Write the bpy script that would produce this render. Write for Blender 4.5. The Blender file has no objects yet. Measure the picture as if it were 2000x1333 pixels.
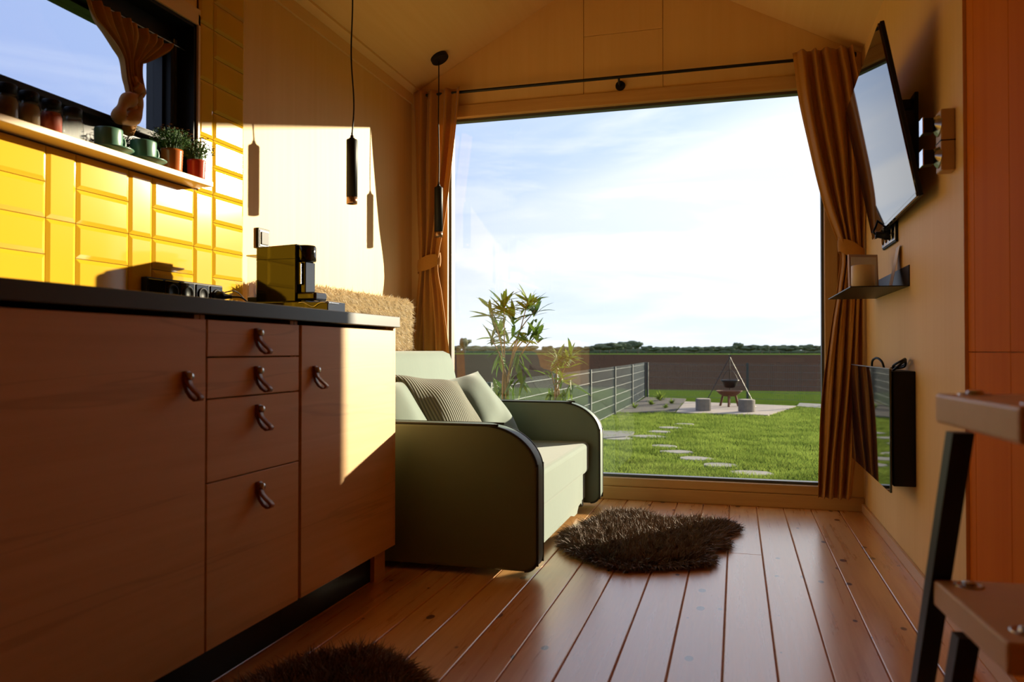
import bpy, bmesh, math, random
import numpy as np
from mathutils import Vector, Matrix

random.seed(7)
rng = np.random.default_rng(11)
S = bpy.context.scene
C = S.collection

# ------------------------------------------------------------------ camera
F = 1540.0                       # focal length in pixels of the 2000 x 1333 frame
YAW = math.radians(15.88)
PITCH = math.radians(0.7255)
H = 0.80
cam_d = bpy.data.cameras.new('camera')
cam = bpy.data.objects.new('camera', cam_d)
C.objects.link(cam)
cam_d.sensor_width = 36.0
cam_d.lens = F / 2000.0 * 36.0
cam_d.clip_start = 0.03
cam_d.clip_end = 3000
cam.location = (0, 0, H)
cam.rotation_euler = (math.pi / 2 + PITCH, 0, YAW)
cam_d.dof.use_dof = True
cam_d.dof.focus_distance = 4.0
cam_d.dof.aperture_fstop = 4.0
S.camera = cam

# ------------------------------------------------------------------ world
SUN_DIR = Vector((0.735, 1.0, 0.272)).normalized()
world = bpy.data.worlds.new('world')
S.world = world
world.use_nodes = True
wt = world.node_tree
for n in list(wt.nodes):
    wt.nodes.remove(n)


def wn(kind, **kw):
    n = wt.nodes.new(kind)
    for k, v in kw.items():
        setattr(n, k, v)
    return n


def wmath(op, a, b=None, clamp=False):
    n = wn('ShaderNodeMath', operation=op, use_clamp=clamp)
    for i, v in enumerate((a, b)):
        if v is None:
            continue
        if isinstance(v, (int, float)):
            n.inputs[i].default_value = v
        else:
            wt.links.new(v, n.inputs[i])
    return n.outputs[0]


def wmix(f, a, b):
    n = wn('ShaderNodeMix', data_type='RGBA')
    if isinstance(f, (int, float)):
        n.inputs[0].default_value = f
    else:
        wt.links.new(f, n.inputs[0])
    for i, v in ((6, a), (7, b)):
        if isinstance(v, tuple):
            n.inputs[i].default_value = (*v, 1)
        else:
            wt.links.new(v, n.inputs[i])
    return n.outputs[2]


def wrange(v, a, b):
    n = wn('ShaderNodeMapRange', interpolation_type='SMOOTHSTEP')
    wt.links.new(v, n.inputs[0])
    n.inputs[1].default_value = a
    n.inputs[2].default_value = b
    return n.outputs[0]


tc = wn('ShaderNodeTexCoord')
sep = wn('ShaderNodeSeparateXYZ')
wt.links.new(tc.outputs['Generated'], sep.inputs[0])
dx, dy, dz = sep.outputs
# wispy streaks, stretched along the sky
mp = wn('ShaderNodeMapping')
mp.inputs['Rotation'].default_value = (0, math.radians(-14), 0)
mp.inputs['Scale'].default_value = (2.2, 2.2, 13)
wt.links.new(tc.outputs['Generated'], mp.inputs[0])
nz = wn('ShaderNodeTexNoise')
nz.inputs['Scale'].default_value = 1.6
nz.inputs['Detail'].default_value = 7
nz.inputs['Roughness'].default_value = 0.55
nz.inputs['Distortion'].default_value = 0.5
wt.links.new(mp.outputs[0], nz.inputs[0])
noise = nz.outputs['Fac']
line = wmath('SUBTRACT', dz, wmath('ADD', wmath('MULTIPLY', dx, 0.318), 0.272))
line = wmath('ADD', line, wmath('MULTIPLY', wmath('SUBTRACT', noise, 0.5), 0.10))
bank = wrange(line, 0.035, -0.045)                      # 1 below the edge of the cloud bank
thin = wmath('MULTIPLY', wrange(noise, 0.42, 0.66), 0.55)
low = wrange(dz, 0.03, 0.17)                            # clouds thin out towards the horizon
cl = wmath('MAXIMUM', wmath('MULTIPLY', bank, wmath('ADD', wmath('MULTIPLY', low, 0.55), wmath('MULTIPLY', wrange(noise, 0.4, 0.62), 0.6))), thin, True)
west = wrange(dx, -0.95, 0.15)                          # towards the sun the sky pales
blue = wmix(west, (0.215, 0.29, 0.52), (0.42, 0.52, 0.69))
hz = wmix(west, (0.44, 0.52, 0.64), (0.56, 0.62, 0.68))
base = wmix(wrange(dz, 0.0, 0.16), hz, blue)
cloudc = wmix(west, (0.28, 0.35, 0.55), (0.75, 0.755, 0.755))
skyc = wmix(cl, base, cloudc)
below = wmix(wrange(dz, -0.02, 0.0), (0.10, 0.09, 0.06), skyc)
bg = wn('ShaderNodeBackground')
bg.inputs['Strength'].default_value = 1.0
wt.links.new(below, bg.inputs['Color'])
wo = wn('ShaderNodeOutputWorld')
wt.links.new(bg.outputs[0], wo.inputs[0])

sun_d = bpy.data.lights.new('sun_offscreen', 'SUN')
sun_d.energy = 7.5
sun_d.color = (1.0, 0.86, 0.62)
sun_d.angle = math.radians(0.9)
sun = bpy.data.objects.new('sun_offscreen', sun_d)
C.objects.link(sun)
sun.rotation_euler = SUN_DIR.to_track_quat('Z', 'Y').to_euler()
sun.location = SUN_DIR * 20

S.view_settings.view_transform = 'Standard'
S.view_settings.look = 'None'
S.view_settings.exposure = 0.9
S.view_settings.gamma = 1.0
S.view_settings.use_curve_mapping = False
S.cycles.max_bounces = 14
S.cycles.diffuse_bounces = 8
S.cycles.glossy_bounces = 5
S.cycles.transparent_max_bounces = 24
S.cycles.sample_clamp_indirect = 6.0

# ------------------------------------------------------------------ pixel -> place
cy_, sy_ = math.cos(YAW), math.sin(YAW)
cp_, sp_ = math.cos(PITCH), math.sin(PITCH)
FWD = Vector((-sy_ * cp_, cy_ * cp_, sp_))
RGT = Vector((cy_, sy_, 0))
UPV = Vector((sy_ * sp_, -cy_ * sp_, cp_))
EYE = Vector((0, 0, H))


def ray(px, py):
    return FWD + RGT * ((px - 1000) / F) + UPV * ((666.5 - py) / F)


def onX(px, py, X):
    r = ray(px, py)
    return EYE + r * (X / r.x)


def onY(px, py, Y):
    r = ray(px, py)
    return EYE + r * (Y / r.y)


def onZ(px, py, Z):
    r = ray(px, py)
    return EYE + r * ((Z - H) / r.z)


# ------------------------------------------------------------------ materials
def srgb(r, g, b):
    return tuple(((c / 255) / 12.92 if c / 255 <= 0.04045 else ((c / 255 + 0.055) / 1.055) ** 2.4) for c in (r, g, b))


class NT:
    def __init__(self, name):
        self.m = bpy.data.materials.new(name)
        self.m.use_nodes = True
        self.t = self.m.node_tree
        self.bsdf = self.t.nodes['Principled BSDF']
        self.out = self.t.nodes['Material Output']

    def n(self, kind, **kw):
        x = self.t.nodes.new(kind)
        for k, v in kw.items():
            setattr(x, k, v)
        return x

    def l(self, a, b):
        self.t.links.new(a, b)

    def put(self, v, sock):
        if isinstance(v, (int, float)):
            sock.default_value = v
        elif isinstance(v, tuple):
            sock.default_value = (*v, 1) if len(v) == 3 else v
        else:
            self.l(v, sock)

    def mix(self, f, a, b, blend='MIX'):
        x = self.n('ShaderNodeMix', data_type='RGBA', blend_type=blend)
        self.put(f, x.inputs[0])
        self.put(a, x.inputs[6])
        self.put(b, x.inputs[7])
        return x.outputs[2]

    def math(self, op, a, b=0.0, clamp=False):
        x = self.n('ShaderNodeMath', operation=op, use_clamp=clamp)
        self.put(a, x.inputs[0])
        self.put(b, x.inputs[1])
        return x.outputs[0]

    def rng(self, v, a, b, lo=0.0, hi=1.0):
        x = self.n('ShaderNodeMapRange', interpolation_type='SMOOTHSTEP')
        self.put(v, x.inputs[0])
        for i, q in zip((1, 2, 3, 4), (a, b, lo, hi)):
            x.inputs[i].default_value = q
        return x.outputs[0]

    def pos(self, scale=(1, 1, 1), jitter=0.0, local=False):
        if local:
            p = self.n('ShaderNodeTexCoord').outputs['Object']
        else:
            p = self.n('ShaderNodeNewGeometry').outputs['Position']
        if jitter:
            oi = self.n('ShaderNodeObjectInfo')
            cb = self.n('ShaderNodeCombineXYZ')
            for i, k in enumerate((1.0, 3.7, 7.3)):
                self.l(self.math('MULTIPLY', oi.outputs['Random'], jitter * k), cb.inputs[i])
            va = self.n('ShaderNodeVectorMath', operation='ADD')
            self.l(p, va.inputs[0])
            self.l(cb.outputs[0], va.inputs[1])
            p = va.outputs[0]
        mpn = self.n('ShaderNodeMapping')
        mpn.inputs['Scale'].default_value = scale
        self.l(p, mpn.inputs[0])
        return mpn.outputs[0]

    def noise(self, vec, scale=1.0, detail=4, rough=0.5, dist=0.0):
        x = self.n('ShaderNodeTexNoise')
        x.inputs['Scale'].default_value = scale
        x.inputs['Detail'].default_value = detail
        x.inputs['Roughness'].default_value = rough
        x.inputs['Distortion'].default_value = dist
        self.l(vec, x.inputs['Vector'])
        return x.outputs['Fac']

    def bump(self, h, strength=0.2, dist=0.005):
        b = self.n('ShaderNodeBump')
        b.inputs['Strength'].default_value = strength
        b.inputs['Distance'].default_value = dist
        self.l(h, b.inputs['Height'])
        self.l(b.outputs[0], self.bsdf.inputs['Normal'])

    def set(self, **kw):
        for k, v in kw.items():
            self.put(v, self.bsdf.inputs[k.replace('_', ' ')])
        return self.m


def plain(name, col, rough=0.5, metal=0.0, var=0.08, scale=18.0, bump=0.0, coat=0.0, spec=0.5):
    t = NT(name)
    f = t.noise(t.pos(), scale, 4, 0.6)
    dark = tuple(c * (1 - 2 * var) for c in col)
    t.set(Base_Color=t.mix(f, dark, col), Roughness=rough, Metallic=metal, Coat_Weight=coat, Specular_IOR_Level=spec)
    if bump:
        t.bump(t.noise(t.pos(), scale * 8, 3), bump, 0.003)
    return t.m


def wood(name, light, dark, axis, rough=0.45, fine=60.0, jitter=0.0, contrast=0.6, coat=0.0, vein=0.0, spec=0.5):
    """axis = direction the grain runs in (0, 1, 2)."""
    t = NT(name)
    sc = [1.0, 1.0, 1.0]
    sc[axis] = 0.035
    f1 = t.noise(t.pos(tuple(sc), jitter), fine, 5, 0.6, 0.4)
    sc2 = [1.0, 1.0, 1.0]
    sc2[axis] = 0.12
    f2 = t.noise(t.pos(tuple(sc2), jitter), fine * 0.12, 3, 0.5, 0.6)
    f = t.math('ADD', t.math('MULTIPLY', f1, 0.45), t.math('MULTIPLY', f2, 0.55))
    col = t.mix(t.rng(f, 0.5 - 0.22 / max(contrast, .1) * 0.6, 0.5 + 0.22 / max(contrast, .1) * 0.6), dark, light)
    if vein:
        sc3 = [1.0, 1.0, 1.0]
        sc3[axis] = 0.05
        v = t.noise(t.pos(tuple(sc3), jitter), 5.0, 3, 0.5, 0.8)
        band = t.math('ABSOLUTE', t.math('SUBTRACT', v, 0.5))
        line_ = t.rng(band, 0.012, 0.0)
        col = t.mix(t.math('MULTIPLY', line_, vein), col, tuple(c * 0.42 for c in dark))
    t.set(Base_Color=col, Roughness=rough, Coat_Weight=coat, Specular_IOR_Level=spec)
    t.bump(f1, 0.06, 0.002)
    return t.m


M = {}
M['ply'] = wood('birch plywood', (0.83, 0.575, 0.255), (0.77, 0.505, 0.20), 2, 0.55, 34, 0, 0.5, 0.0, 0.0, 0.22)
M['ply_gable'] = wood('gable plywood', (0.83, 0.575, 0.255), (0.77, 0.505, 0.20), 2, 0.55, 34, 1.0, 0.4, 0.0, 0.0, 0.2)
M['ceil'] = wood('ceiling plywood', (0.83, 0.575, 0.255), (0.77, 0.505, 0.20), 1, 0.55, 34, 0, 0.5, 0.0, 0.0, 0.2)
M['frame'] = wood('larch window frame', (0.66, 0.40, 0.15), (0.52, 0.28, 0.085), 0, 0.42, 60, 1.0, 0.5)
M['frame_v'] = wood('larch window post', (0.66, 0.40, 0.15), (0.52, 0.28, 0.085), 2, 0.42, 60, 1.0, 0.5)
M['orange'] = wood('orange pine cladding', (0.66, 0.195, 0.014), (0.56, 0.14, 0.008), 2, 0.7, 22, 2.0, 0.5, 0.0, 0.0, 0.04)
M['cab'] = wood('oak veneer cabinet', (0.70, 0.43, 0.18), (0.60, 0.335, 0.12), 1, 0.5, 34, 0, 0.7, 0.0, 0.22)
M['tread'] = wood('beech tread', (0.84, 0.62, 0.38), (0.76, 0.53, 0.30), 0, 0.4, 40, 1.0, 0.4)
M['sill'] = wood('pine sill', (0.78, 0.55, 0.28), (0.70, 0.46, 0.2), 1, 0.42, 50, 0, 0.4)
M['skirt'] = wood('pine skirting', (0.70, 0.46, 0.25), (0.60, 0.35, 0.17), 1, 0.45, 50, 0, 0.4)
M['black'] = plain('black plastic', (0.012, 0.012, 0.013), 0.5, spec=0.2)
M['blackmetal'] = plain('black metal', (0.010, 0.010, 0.011), 0.45, 0.3)
M['worktop'] = plain('black worktop', (0.028, 0.026, 0.024), 0.36, 0, 0.1, 60)
M['gloss_black'] = plain('gloss black', (0.008, 0.007, 0.006), 0.05, 0, 0.02, spec=0.8)
M['screen'] = plain('tv glass', (0.006, 0.006, 0.007), 0.03, 0, 0.0, spec=0.9)
M['steel'] = plain('steel', (0.55, 0.55, 0.56), 0.28, 1.0)
M['chrome'] = plain('chrome', (0.80, 0.80, 0.82), 0.10, 1.0, 0.02)
M['bronze'] = plain('bronze ring', (0.36, 0.20, 0.11), 0.3, 0.8)
M['leather'] = plain('tan leather', (0.32, 0.105, 0.045), 0.45, 0, 0.15, 40, 0.2)
M['sofa_v'] = plain('mint velvet', (0.145, 0.21, 0.17), 0.85, 0, 0.10, 5, 0.1)
M['sofa_v'].node_tree.nodes['Principled BSDF'].inputs['Sheen Weight'].default_value = 0.3
M['sofa_arm'] = plain('green sofa side', (0.145, 0.21, 0.17), 0.5, 0, 0.06, 12, 0.08)
M['piping'] = plain('dark piping', (0.022, 0.024, 0.02), 0.5)
M['fur'] = plain('brown sheepskin', (0.26, 0.165, 0.105), 0.7, 0, 0.28, 10)
M['hide'] = plain('sheepskin hide', (0.20, 0.13, 0.085), 0.9)
M['cream'] = plain('cream wool', (0.86, 0.76, 0.58), 0.95, 0, 0.12, 30, 0.5)
M['tile'] = plain('yellow glazed tile', (0.66, 0.38, 0.020), 0.085, 0, 0.035, 3.0, 0, 0.0)
M['grout'] = plain('brown grout', (0.10, 0.055, 0.015), 0.85)
M['cup'] = plain('green glazed cup', (0.085, 0.20, 0.135), 0.32, 0, 0.05)
M['terracotta'] = plain('orange glazed pot', (0.50, 0.13, 0.025), 0.22, 0, 0.12, 20)
M['redpot'] = plain('red glazed pot', (0.42, 0.05, 0.02), 0.22, 0, 0.12, 20)
M['leafdark'] = plain('small green leaf', (0.07, 0.17, 0.025), 0.55, 0, 0.25)
M['flower'] = plain('brownish flower', (0.30, 0.10, 0.025), 0.7, 0, 0.3)
M['soilpot'] = plain('potting soil', (0.03, 0.02, 0.012), 0.95)
M['spice_b'] = plain('brown spice', (0.16, 0.10, 0.04), 0.6)
M['spice_o'] = plain('tan spice', (0.30, 0.20, 0.10), 0.6)
M['spice_r'] = plain('red spice', (0.45, 0.09, 0.05), 0.6)
M['beige'] = plain('beige ceramic', (0.70, 0.54, 0.32), 0.5, 0, 0.03)
M['card'] = plain('pink card', (0.60, 0.44, 0.40), 0.6, 0, 0.05)
M['white'] = plain('white paper', (0.80, 0.76, 0.72), 0.6, 0, 0.03)
M['lampwood'] = plain('tan lamp body', (0.58, 0.38, 0.16), 0.45, 0, 0.08)
M['rust'] = plain('rusty steel bowl', (0.19, 0.075, 0.035), 0.8, 0.2, 0.3, 30)
M['concrete'] = plain('concrete paving', (0.30, 0.24, 0.195), 0.9, 0, 0.12, 8, 0.3)
M['stone'] = plain('stepping stone', (0.24, 0.22, 0.19), 0.9, 0, 0.15, 10, 0.4)
M['gravel'] = plain('grey gravel', (0.22, 0.21, 0.20), 0.95, 0, 0.3, 60, 1.0)
M['log'] = plain('log bark', (0.20, 0.17, 0.14), 0.9, 0, 0.25, 14, 0.6)
M['fence'] = plain('dark fence post', (0.022, 0.035, 0.035), 0.5, 0.2)
M['wire'] = plain('fence wire', (0.12, 0.14, 0.14), 0.4, 0.6)
M['stem'] = plain('oleander stem', (0.20, 0.15, 0.08), 0.8)
M['alu'] = plain('grey window gasket', (0.10, 0.10, 0.10), 0.4, 0.3)
M['exterior'] = plain('exterior boards', (0.10, 0.065, 0.04), 0.8)

# floor boards: pine with knots, satin lacquer
t = NT('pine floor board')
vec = t.pos((1.0, 0.05, 1.0), 1.0)
f1 = t.noise(vec, 46, 5, 0.6, 0.5)
f2 = t.noise(t.pos((1, 0.10, 1), 1.0), 5, 3)
oi = t.n('ShaderNodeObjectInfo')
tone = t.math('ADD', t.math('MULTIPLY', f1, 0.5), t.math('ADD', t.math('MULTIPLY', f2, 0.35), t.math('MULTIPLY', oi.outputs['Random'], 0.2)))
col = t.mix(t.rng(tone, 0.38, 0.72), (0.66, 0.31, 0.10), (0.88, 0.55, 0.25))
kv = t.n('ShaderNodeTexVoronoi')
kv.inputs['Scale'].default_value = 13.0
kv.inputs['Randomness'].default_value = 1.0
t.l(t.pos((1.0, 0.6, 1.0), 3.0), kv.inputs['Vector'])
sepc = t.n('ShaderNodeSeparateColor')
t.l(kv.outputs['Color'], sepc.inputs[0])
kr = t.math('MULTIPLY', t.rng(sepc.outputs[0], 0.30, 0.95), 0.16)
knot = t.rng(t.math('SUBTRACT', kv.outputs['Distance'], kr), 0.03, 0.0)
knot = t.math('MULTIPLY', knot, t.rng(sepc.outputs[0], 0.26, 0.36))
col = t.mix(t.math('MULTIPLY', knot, 0.95), col, (0.11, 0.022, 0.005))
t.set(Base_Color=col, Roughness=t.rng(f1, 0.2, 0.8, 0.25, 0.36), Coat_Weight=0.9, Coat_Roughness=0.24, Coat_IOR=1.7, Specular_IOR_Level=0.6, Coat_Tint=(1.0, .92, .82))
M['floor'] = t.m
M['floor_gap'] = plain('pine board joint', (0.60, 0.28, 0.09), 0.9)

# window glass: a clear sheet, reflecting by angle
def glass(name, tint=(1, 1, 1), ior=1.5):
    t = NT(name)
    ge = t.n('ShaderNodeNewGeometry')
    dt = t.n('ShaderNodeVectorMath', operation='DOT_PRODUCT')
    t.l(ge.outputs['Normal'], dt.inputs[0])
    t.l(ge.outputs['Incoming'], dt.inputs[1])
    c_ = t.math('SUBTRACT', 1.0, t.math('ABSOLUTE', dt.outputs['Value']), True)
    fac = t.math('ADD', t.math('MULTIPLY', t.math('POWER', c_, 5.0), .96), .04)
    tr = t.n('ShaderNodeBsdfTransparent')
    tr.inputs[0].default_value = (*tint, 1)
    gl = t.n('ShaderNodeBsdfGlossy')
    gl.inputs['Roughness'].default_value = 0.0
    mx = t.n('ShaderNodeMixShader')
    t.l(fac, mx.inputs[0])
    t.l(tr.outputs[0], mx.inputs[1])
    t.l(gl.outputs[0], mx.inputs[2])
    t.l(mx.outputs[0], t.out.inputs[0])
    return t.m


M['glass'] = glass('window glass', (0.985, 0.99, 0.985))
M['jarglass'] = glass('jar glass', (0.93, 0.94, 0.92))

# curtain cloth
def cloth(name, col, tr=0.35):
    t = NT(name)
    f = t.noise(t.pos((1, 1, 1)), 90, 3, 0.6)
    c = t.mix(f, tuple(x * 0.78 for x in col), col)
    t.set(Base_Color=c, Roughness=0.75, Sheen_Weight=0.3)
    t.bump(t.noise(t.pos(), 500, 2), 0.12, 0.001)
    ts = t.n('ShaderNodeBsdfTranslucent')
    t.l(c, ts.inputs[0])
    mx = t.n('ShaderNodeMixShader')
    mx.inputs[0].default_value = tr
    t.l(t.bsdf.outputs[0], mx.inputs[1])
    t.l(ts.outputs[0], mx.inputs[2])
    t.l(mx.outputs[0], t.out.inputs[0])
    return t.m


M['curtain'] = cloth('ochre curtain', (0.60, 0.27, 0.035), 0.22)
M['curtain_k'] = M['curtain']

# corduroy: fine ribs in the cushion's own coordinates
t = NT('olive corduroy')
wv = t.n('ShaderNodeTexWave', wave_type='BANDS', bands_direction='X')
wv.inputs['Scale'].default_value = 24
wv.inputs['Distortion'].default_value = 0.3
t.l(t.pos((1, 1, 1), 0, True), wv.inputs['Vector'])
t.set(Base_Color=t.mix(wv.outputs['Fac'], (0.045, 0.05, 0.025), (0.17, 0.18, 0.12)), Roughness=0.85, Sheen_Weight=0.3)
t.bump(wv.outputs['Fac'], 0.5, 0.004)
M['corduroy'] = t.m

# leaves
def leafmat(name, a, b):
    t = NT(name)
    oi = t.n('ShaderNodeObjectInfo')
    c = t.mix(oi.outputs['Random'], a, b)
    t.set(Base_Color=c, Roughness=0.45)
    ts = t.n('ShaderNodeBsdfTranslucent')
    t.l(c, ts.inputs[0])
    mx = t.n('ShaderNodeMixShader')
    mx.inputs[0].default_value = 0.35
    t.l(t.bsdf.outputs[0], mx.inputs[1])
    t.l(ts.outputs[0], mx.inputs[2])
    t.l(mx.outputs[0], t.out.inputs[0])
    return t.m


M['oleander'] = leafmat('oleander leaf', (0.05, 0.11, 0.014), (0.15, 0.24, 0.04))
M['tree'] = plain('distant tree', (0.13, 0.165, 0.10), 0.9, 0, 0.35, 0.6, spec=0.0)
M['trunk'] = plain('distant trunk', (0.08, 0.06, 0.045), 0.9)

# ground covers
t = NT('lawn')
f = t.noise(t.pos(), 2.2, 6, 0.65)
g = t.noise(t.pos(), 60, 3, 0.7)
t.set(Base_Color=t.mix(g, t.mix(f, (0.06, 0.11, 0.014), (0.14, 0.20, 0.03)), (0.035, 0.06, 0.008)), Roughness=0.9)
t.bump(g, 0.8, 0.03)
M['lawn'] = t.m
t = NT('grass blade')
f = t.noise(t.pos(), 1.6, 5, 0.6)
g = t.noise(t.pos(), 40, 2, 0.6)
c = t.mix(t.rng(f, 0.35, 0.65), (0.095, 0.17, 0.02), (0.21, 0.30, 0.05))
c = t.mix(t.math('MULTIPLY', g, 0.4), c, (0.30, 0.30, 0.09))
t.set(Base_Color=c, Roughness=0.7)
ts = t.n('ShaderNodeBsdfTranslucent')
t.l(c, ts.inputs[0])
mx = t.n('ShaderNodeMixShader')
mx.inputs[0].default_value = 0.4
t.l(t.bsdf.outputs[0], mx.inputs[1])
t.l(ts.outputs[0], mx.inputs[2])
t.l(mx.outputs[0], t.out.inputs[0])
M['grass'] = t.m
t = NT('ploughed field')
f = t.noise(t.pos((0.35, 1.0, 1)), 0.9, 6, 0.65)
g = t.noise(t.pos((0.05, 0.4, 1)), 0.5, 3, 0.6)
t.set(Base_Color=t.mix(f, (0.020, 0.013, 0.010), t.mix(g, (0.040, 0.027, 0.021), (0.058, 0.040, 0.031))), Roughness=0.95)
t.bump(f, 0.5, 0.08)
M['field'] = t.m
for k_ in ('lawn', 'field', 'grass'):
    M[k_].node_tree.nodes['Principled BSDF'].inputs['Specular IOR Level'].default_value = 0.0
M['crop'] = plain('green crop', (0.10, 0.16, 0.035), 0.9, 0, 0.2, 0.1, spec=0.0)
M['bed'] = plain('dark garden soil', (0.035, 0.025, 0.018), 0.95, 0, 0.3, 14, 1.0)


# ------------------------------------------------------------------ mesh helpers
class MB:
    def __init__(self):
        self.v, self.f, self.s = [], [], []

    def add(self, vs, fs, smooth=False):
        o = len(self.v)
        self.v += [tuple(p) for p in vs]
        self.f += [tuple(i + o for i in q) for q in fs]
        self.s += [smooth] * len(fs)
        return self

    def box(self, a, b, bev=0.0, seg=2):
        x0, x1 = sorted((a[0], b[0])); y0, y1 = sorted((a[1], b[1])); z0, z1 = sorted((a[2], b[2]))
        bm = bmesh.new()
        vs = [bm.verts.new(p) for p in ((x0, y0, z0), (x1, y0, z0), (x1, y1, z0), (x0, y1, z0), (x0, y0, z1), (x1, y0, z1), (x1, y1, z1), (x0, y1, z1))]
        for q in ((0, 3, 2, 1), (4, 5, 6, 7), (0, 1, 5, 4), (1, 2, 6, 5), (2, 3, 7, 6), (3, 0, 4, 7)):
            bm.faces.new([vs[i] for i in q])
        if bev:
            bmesh.ops.bevel(bm, geom=bm.edges[:], offset=bev, segments=seg, affect='EDGES', profile=0.5)
        return self.bm(bm, False)

    def bm(self, bm, smooth=False):
        bm.verts.index_update()
        self.add([v.co for v in bm.verts], [[v.index for v in f.verts] for f in bm.faces], smooth)
        bm.free()
        return self

    def tube(self, pts, r, n=8, caps=True, smooth=True):
        pts = [Vector(p) for p in pts]
        rs = r if isinstance(r, (list, tuple)) else [r] * len(pts)
        vs, fs = [], []
        up = None
        for i, p in enumerate(pts):
            d = (pts[min(i + 1, len(pts) - 1)] - pts[max(i - 1, 0)])
            if d.length < 1e-9:
                d = Vector((0, 0, 1))
            d.normalize()
            if up is None:
                up = d.orthogonal().normalized()
            else:
                up = (up - d * up.dot(d))
                up = up.normalized() if up.length > 1e-6 else d.orthogonal().normalized()
            w = d.cross(up)
            for k in range(n):
                a = 2 * math.pi * k / n
                vs.append(p + (up * math.cos(a) + w * math.sin(a)) * rs[i])
        for i in range(len(pts) - 1):
            for k in range(n):
                a, b = i * n + k, i * n + (k + 1) % n
                fs.append((a, b, b + n, a + n))
        self.add(vs, fs, smooth)
        if caps:
            self.add([vs[k] for k in range(n)], [tuple(range(n))[::-1]])
            self.add(vs[-n:], [tuple(range(n))])
        return self

    def lathe(self, c, prof, n=24, smooth=True):
        """prof = (radius, z) list about a vertical axis at c."""
        vs, fs = [], []
        for r, z in prof:
            for k in range(n):
                a = 2 * math.pi * k / n
                vs.append((c[0] + r * math.cos(a), c[1] + r * math.sin(a), c[2] + z))
        for i in range(len(prof) - 1):
            for k in range(n):
                a, b = i * n + k, i * n + (k + 1) % n
                fs.append((a, b, b + n, a + n))
        return self.add(vs, fs, smooth)

    def prism(self, poly, axis, a, b, bev=0.0, seg=3, smooth=False):
        """poly: 2-D outline; axis: extrusion axis; (a, b): extent along it."""
        bm = bmesh.new()

        def p3(q, h):
            if axis == 0: return (h, q[0], q[1])
            if axis == 1: return (q[0], h, q[1])
            return (q[0], q[1], h)
        A = [bm.verts.new(p3(q, a)) for q in poly]
        B = [bm.verts.new(p3(q, b)) for q in poly]
        fa = bm.faces.new(A)
        fb = bm.faces.new(B[::-1])
        n = len(poly)
        for i in range(n):
            bm.faces.new((A[i], B[i], B[(i + 1) % n], A[(i + 1) % n]))
        bmesh.ops.recalc_face_normals(bm, faces=bm.faces[:])
        if bev:
            ed = list({e for f in (fa, fb) for e in f.edges})
            bmesh.ops.bevel(bm, geom=ed, offset=bev, segments=seg, affect='EDGES', profile=0.5)
        return self.bm(bm, smooth)

    def grid(self, fn, nu, nv, smooth=True, wrap=False):
        vs = [fn(i / nu, j / nv) for j in range(nv + 1) for i in range(nu + 1)]
        w = nu + 1
        fs = [(j * w + i, j * w + i + 1, (j + 1) * w + i + 1, (j + 1) * w + i) for j in range(nv) for i in range(nu)]
        return self.add(vs, fs, smooth)


BASE = {}


def mesh_from(mb, name, off):
    me = bpy.data.meshes.new(name)
    o = Vector(off)
    me.from_pydata([(v[0] - o.x, v[1] - o.y, v[2] - o.z) for v in mb.v], [], mb.f)
    me.polygons.foreach_set('use_smooth', mb.s)
    me.update()
    return me


def props(o, label=None, cat=None, group=None, kind=None):
    for k, v in (('label', label), ('category', cat), ('group', group), ('kind', kind)):
        if v:
            o[k] = v
    return o


def thing(name, base, label, cat, group=None):
    o = bpy.data.objects.new(name, None)
    o.empty_display_size = 0.05
    C.objects.link(o)
    o.location = base
    BASE[o.name] = Vector(base)
    return props(o, label, cat, group)


def part(name, mb, mat, parent, label=None, kind=None):
    """a mesh child; mb is in world coordinates unless the parent is rotated later"""
    b = BASE[parent.name]
    o = bpy.data.objects.new(name, mesh_from(mb, name, b))
    o.data.materials.append(M[mat])
    C.objects.link(o)
    o.parent = parent
    BASE[o.name] = b
    return props(o, label, None, None, kind)


def solo(name, mb, mat, label, cat, group=None, kind=None):
    a = np.array(mb.v)
    base = Vector(((a[:, 0].min() + a[:, 0].max()) / 2, (a[:, 1].min() + a[:, 1].max()) / 2, a[:, 2].min()))
    o = bpy.data.objects.new(name, mesh_from(mb, name, base))
    o.location = base
    o.data.materials.append(M[mat])
    C.objects.link(o)
    BASE[o.name] = base
    return props(o, label, cat, group, kind)


def struct(name, mb, mat, label=None):
    o = bpy.data.objects.new(name, mesh_from(mb, name, (0, 0, 0)))
    o.data.materials.append(M[mat])
    C.objects.link(o)
    BASE[o.name] = Vector((0, 0, 0))
    return props(o, label, None, None, 'structure')


def copy_thing(src, loc, label=None):
    r = src.copy()
    C.objects.link(r)
    r.location = loc
    BASE[r.name] = Vector(loc)
    if label:
        r['label'] = label
    for ch in list(src.children):
        c = ch.copy()
        C.objects.link(c)
        c.parent = r
        BASE[c.name] = Vector(loc)
        for g in list(ch.children):
            d = g.copy()
            C.objects.link(d)
            d.parent = c
    return r


def piece(name, me, mat, parent, loc, rot=None):
    o = bpy.data.objects.new(name, me)
    if not me.materials:
        me.materials.append(M[mat])
    C.objects.link(o)
    o.parent = parent
    o.location = loc
    if rot is not None:
        o.rotation_euler = rot
    return o


# ------------------------------------------------------------------ room dimensions
XL, XR = -1.83, 0.61            # inner faces of the side walls
YB, YF = 4.28, -2.6             # window wall and the wall behind the camera
ZE, XRG, ZR = 2.30, -0.61, 2.95 # eaves, ridge
SL = (ZR - ZE) / (XRG - XL)     # roof slope
GZ = -0.60                      # garden level


def roof_z(x):
    return ZR - abs(x - XRG) * SL


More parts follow.
